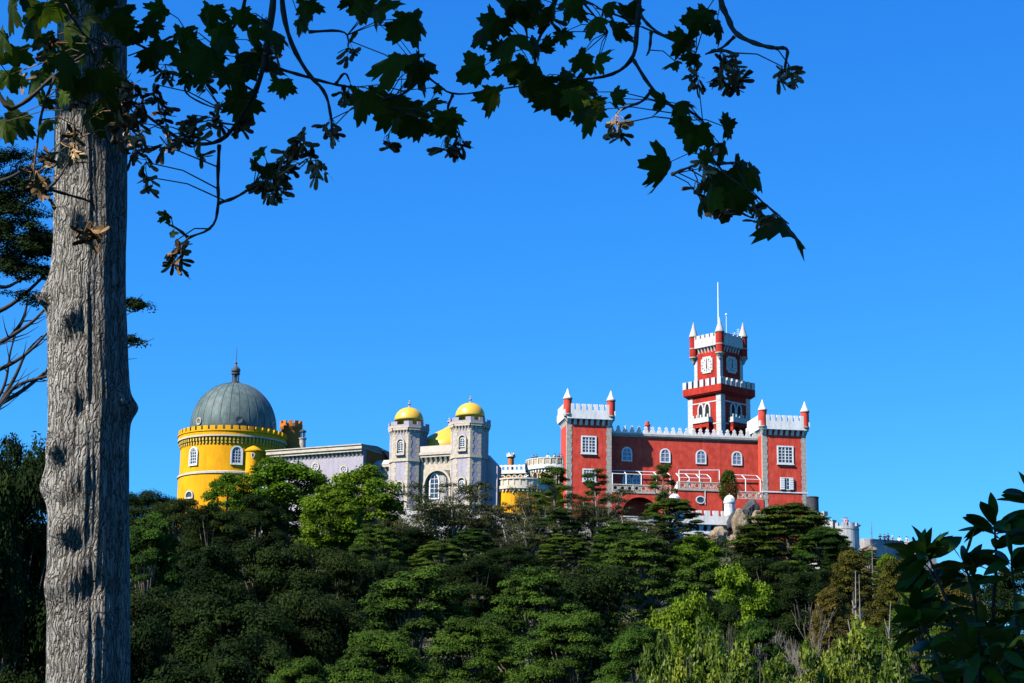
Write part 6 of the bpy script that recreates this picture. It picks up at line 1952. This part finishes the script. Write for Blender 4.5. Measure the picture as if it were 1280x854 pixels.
# ------------------------------------------------------------------ dark conifer with open branches behind the trunk
def left_conifer():
    Y0 = 38.0
    b0 = at(-25, 854, Y0)
    O = Vector((b0.x, Y0, ground(b0.x, Y0)))
    t = empty('old_conifer', O, 0, 'old conifer with long bare boughs and dark pads behind the grey trunk', 'tree')
    l = lambda px, py, Y=Y0: at(px, py, Y) - O
    rnd = random.Random(4)
    b = MB()
    tr = [l(-22, 1300), l(-25, 854), l(-30, 600), l(-20, 400), l(-14, 260), l(-6, 120)]
    b.tube(smooth(tr), [.42 - .34 * i / (len(smooth(tr)) - 1) for i in range(len(smooth(tr)))], 9)
    boughs = [[(-28, 520), (0, 505), (30, 488), (60, 462), (110, 430), (165, 376)], [(-24, 470), (10, 458), (40, 438), (66, 408)], [(-20, 440), (15, 420), (48, 398), (75, 360)], [(-18, 395), (10, 385), (40, 360), (70, 330), (100, 322)],
              [(-30, 545), (5, 500), (20, 480), (62, 470), (120, 455), (164, 432)], [(-15, 330), (15, 318), (45, 300), (72, 292)], [(-12, 270), (20, 262), (50, 245), (80, 240)], [(-10, 230), (15, 222), (40, 205)],
              [(-30, 560), (-10, 510), (8, 480), (12, 440), (22, 412)], [(0, 505), (20, 470), (32, 440), (52, 420)], [(-16, 350), (4, 362), (26, 350), (52, 336)], [(15, 420), (30, 400), (35, 372)]]
    for bb in boughs:
        Yd = Y0 + rnd.uniform(-1.5, 1.5)
        P_ = smooth([l(px, py, Yd) for px, py in bb], 2)
        n = len(P_)
        b.tube(P_, [.058 - .048 * i / (n - 1) for i in range(n)], 6)
        for k in range(3, n):
            if rnd.random() < .5:
                e = P_[k] + Vector((rnd.uniform(-.1, .6), rnd.uniform(-.5, .5), rnd.uniform(.0, .55)))
                b.tube([P_[k], P_[k].lerp(e, .5) + Vector((0, 0, -.04)), e], [.018, .011, .004], 4)
    b.build('trunk', M['dark_bark'], t, True)
    cs, rs = [], []
    for (px, py, w, n) in ((20, 300, 62, 34), (52, 312, 40, 20), (35, 340, 46, 14), (10, 285, 40, 18), (15, 225, 40, 22), (40, 240, 34, 14), (5, 200, 40, 16), (166, 378, 14, 8), (172, 384, 10, 5), (164, 428, 10, 5), (20, 262, 46, 16), (60, 300, 20, 10), (8, 330, 30, 10), (30, 372, 26, 6), (-10, 160, 40, 16), (12, 250, 30, 12)):
        for _ in range(n):
            p = l(px + rnd.gauss(0, w * .42), py + rnd.gauss(0, w * .14), Y0 + rnd.uniform(-1.3, 1.3))
            cs.append(tuple(p)); rs.append(rnd.uniform(.13, .3))
    rng = np.random.default_rng(6)
    C, N, T = clump_points(rng, np.array(cs), np.array(rs), .5, 150, .6, (.2, 1.25))
    S = rng.uniform(.05, .10, len(C))
    me = leaf_mesh('crown', C, N, S, T, LM['oak'], rng, .4)
    o = bpy.data.objects.new('crown', me); COL.objects.link(o); o.parent = t
left_conifer()

# ------------------------------------------------------------------ people
def flat_mat(name, col, rough=.85): return mat(name, col, rough, .08, 8.0, spec=.15)
SKIN = flat_mat('skin', (.42, .25, .17), .6)
HAIR = [flat_mat('dark_hair', (.02, .016, .013)), flat_mat('brown_hair', (.09, .05, .025)), flat_mat('white_cap', (.75, .75, .74))]
CL = {k: flat_mat(k + '_cloth', c) for k, c in dict(white=(.75, .75, .75), maroon=(.16, .02, .03), navy=(.02, .03, .07), black=(.015, .015, .017), pink=(.62, .28, .28), grey=(.25, .26, .28), blue=(.10, .20, .42), khaki=(.30, .25, .16), red=(.55, .04, .03)).items()}
POSES = {
    'stand': dict(elbL=(-.26, .02, 1.12), hanL=(-.27, -.05, .86), elbR=(.26, .02, 1.12), hanR=(.27, -.05, .86)),
    'lean': dict(elbL=(-.27, -.12, 1.12), hanL=(-.14, -.36, 1.08), elbR=(.27, -.12, 1.12), hanR=(.14, -.36, 1.08)),
    'photo': dict(elbL=(-.24, -.22, 1.20), hanL=(-.07, -.36, 1.52), elbR=(.24, -.22, 1.20), hanR=(.07, -.36, 1.52)),
    'point': dict(elbL=(-.44, -.08, 1.40), hanL=(-.70, -.10, 1.46), elbR=(.26, .02, 1.12), hanR=(.27, -.05, .86)),
}
BODY = {}
def body_mesh(pose):
    if pose in BODY: return BODY[pose]
    p = POSES[pose]
    V = [('pel', (0, 0, .95), .15, None), ('wai', (0, 0, 1.10), .125, 'pel'), ('che', (0, .01, 1.30), .155, 'wai'), ('nec', (0, .01, 1.46), .06, 'che'), ('chin', (0, -.01, 1.54), .07, 'nec'), ('head', (0, -.005, 1.64), .098, 'chin'), ('crown', (0, .01, 1.71), .07, 'head'),
         ('shL', (-.19, .01, 1.40), .07, 'che'), ('elbL', p['elbL'], .045, 'shL'), ('hanL', p['hanL'], .032, 'elbL'), ('shR', (.19, .01, 1.40), .07, 'che'), ('elbR', p['elbR'], .045, 'shR'), ('hanR', p['hanR'], .032, 'elbR'),
         ('hipL', (-.1, 0, .88), .1, 'pel'), ('kneL', (-.11, -.02, .48), .062, 'hipL'), ('ankL', (-.12, .02, .08), .042, 'kneL'), ('toeL', (-.13, -.14, .035), .035, 'ankL'),
         ('hipR', (.1, 0, .88), .1, 'pel'), ('kneR', (.11, -.02, .48), .062, 'hipR'), ('ankR', (.12, .02, .08), .042, 'kneR'), ('toeR', (.13, -.14, .035), .035, 'ankR')]
    for s, h in ((-1, 'hanL'), (1, 'hanR')):
        hv = Vector(p[h]); ev = Vector(p[h.replace('han', 'elb')]); d = (hv - ev).normalized(); sd = d.cross(Vector((0, 0, 1)))
        sd = sd.normalized() if sd.length > .1 else Vector((0, 1, 0))
        V.append((h + 'p', tuple(hv + d * .06), .034, h))
        for q in range(4): V.append((h + 'f%d' % q, tuple(hv + d * (.145 + .012 * (1.5 - abs(q - 1.5))) + sd * (q - 1.5) * .024), .010, h + 'p'))
        V.append((h + 't', tuple(hv + d * .08 - sd * .06), .011, h))
    idx = {v[0]: i for i, v in enumerate(V)}
    me = bpy.data.meshes.new('body_skeleton')
    me.from_pydata([v[1] for v in V], [(i, idx[v[3]]) for i, v in enumerate(V) if v[3]], [])
    o = bpy.data.objects.new('body_skeleton', me); COL.objects.link(o)
    sk = o.modifiers.new('skin', 'SKIN'); o.modifiers.new('sub', 'SUBSURF').levels = 1
    if not me.skin_vertices: me.skin_vertices.new()
    for i, v in enumerate(V):
        me.skin_vertices[0].data[i].radius = (v[2], v[2] * (.72 if v[0] in ('che', 'wai', 'pel') else 1))
    me.skin_vertices[0].data[0].use_root = True
    dg = bpy.context.evaluated_depsgraph_get()
    out = bpy.data.meshes.new_from_object(o.evaluated_get(dg))
    bpy.data.objects.remove(o); out.name = 'body'
    out.materials.clear()
    for k in range(3): out.materials.append(SKIN)
    hands = [Vector(p['hanL']), Vector(p['hanR'])]
    for f in out.polygons:
        c = f.center
        s = 0
        if c.z < .98 and not any((c - h).length < .2 and abs(c.x) > .19 for h in hands): s = 2
        elif c.z < 1.455 and not any((c - h).length < .17 for h in hands): s = 1
        f.material_index = s; f.use_smooth = True
    # nose and brow pushed out of the face, ears at the sides
    for v in out.vertices:
        d = v.co - Vector((0, -.1, 1.615))
        if d.length < .035: v.co.y -= .02
        for sx in (-1, 1):
            if (v.co - Vector((sx * .1, 0, 1.63))).length < .03: v.co.x += sx * .012
    BODY[pose] = out
    hb = MB()
    prof = [(.11 * math.cos(math.pi / 2 * i / 7), 1.635 + .118 * math.sin(math.pi / 2 * i / 7)) for i in range(8)]
    prof[-1] = (0.0, prof[-1][1])
    hb.lathe([(.1, 1.60)] + prof, 0, .022, 16)
    hm = hb.build('hair_source', HAIR[0], None, True); BODY[pose + '_hair'] = hm.data; bpy.data.objects.remove(hm)
    return out
def person(pos, face, pose, shirt, legs, hair, label, h=1.7, group=None):
    me = body_mesh(pose)
    t = empty('person', pos, face, label, 'person', group)
    t.scale = (h / 1.73,) * 3
    b = bpy.data.objects.new('body', me); COL.objects.link(b); b.parent = t
    for i, mm in enumerate((SKIN, CL[shirt], CL[legs])):
        b.material_slots[i].link = 'OBJECT'; b.material_slots[i].material = mm
    hd = bpy.data.objects.new('cap' if hair == 2 else 'hair', BODY[pose + '_hair']); COL.objects.link(hd); hd.parent = t
    hd.material_slots[0].link = 'OBJECT'; hd.material_slots[0].material = HAIR[hair]
    return t
fz = BO.z + zb1 - .05
GP = 'visitors on the round terrace'
for px, Y, face, pose, sh, lg, ha, lab in (
    (666, 284.0, -.5, 'photo', 'black', 'navy', 0, 'person in black at the left end of the round terrace'),
    (669.5, 284.4, .3, 'lean', 'navy', 'navy', 0, 'person in navy beside the one in black on the round terrace'),
    (684.3, 283.2, .2, 'lean', 'white', 'khaki', 0, 'person in a white shirt alone at the middle of the round terrace'),
    (693.2, 283.4, .6, 'stand', 'white', 'blue', 0, 'person in a white shirt next to the maroon one on the round terrace'),
    (698.3, 283.6, -.4, 'lean', 'maroon', 'black', 0, 'person in maroon on the round terrace near the red tower'),
    (701.8, 284.4, .9, 'stand', 'pink', 'grey', 1, 'person in pink half hidden by the corner of the red tower')):
    a_ = math.asin(max(-.97, min(.97, ((px - 690) / PB) / (br * .89)))) - math.atan2(BO.x, BO.y); q = BO + RZ(a_) @ Vector((0, -br * .86, 0)); person((q.x, q.y, fz), face + a_, pose, sh, lg, ha, lab, 1.72)
q = RF.o + RF.ex * (mx0 + TX(861.5, 600, by)) + RF.ey * (by + .9); person((q.x, q.y, RF.o.z + bz0), .1, 'lean', 'white', 'blue', 1, 'person in a white top at the balustrade of the red terrace bay', 1.68)
q = RF.o + RF.ex * (mx0 + TX(880, 600, by)) + RF.ey * (by + 1.2); person((q.x, q.y, RF.o.z + bz0), .5, 'stand', 'red', 'grey', 0, 'person in red on the red terrace bay', 1.66)
q = RF.o + RF.ex * (mx0 + TX(843.5, 600, ty)) + RF.ey * (ty + .9); person((q.x, q.y, RF.o.z + tz0 + .5), -.2, 'stand', 'black', 'black', 0, 'person in black at the top of the red terrace stair', 1.72)
zb_ = BQ.z + zB_(659.6) + .002
q = at(1056, 650, 271.6); person((q.x, q.y, zb_), -.3, 'point', 'pink', 'grey', 0, 'person in pink with an outstretched arm on the white bastion', 1.7)
q = at(1058.8, 650, 272.2); person((q.x, q.y, zb_), .3, 'stand', 'pink', 'navy', 0, 'person in pink with arms down on the white bastion', 1.72)
for px, py, Y, face, pose, sh, ha, lab in (
    (1100.5, 681.5, 281.2, .2, 'lean', 'black', 0, 'person in black leftmost of the visitors along the far castle wall'),
    (1106, 682, 281.8, -.5, 'lean', 'black', 0, 'person in black between two others on the far castle wall'),
    (1110.5, 681, 282.0, .3, 'stand', 'navy', 0, 'tallest person in navy on the far castle wall'),
    (1116, 684, 283.0, .4, 'lean', 'grey', 2, 'person in a white cap on the far castle wall'),
    (1124.5, 684.5, 284.2, -.3, 'lean', 'white', 0, 'person in a white shirt on the far castle wall'),
    (1133.8, 684.5, 284.6, .4, 'photo', 'white', 0, 'person in white rightmost of the visitors on the far castle wall')):
    q = at(px, py, Y + 1.2); person((q.x, q.y, q.z), face, pose, sh, 'navy', ha, lab, 1.7)
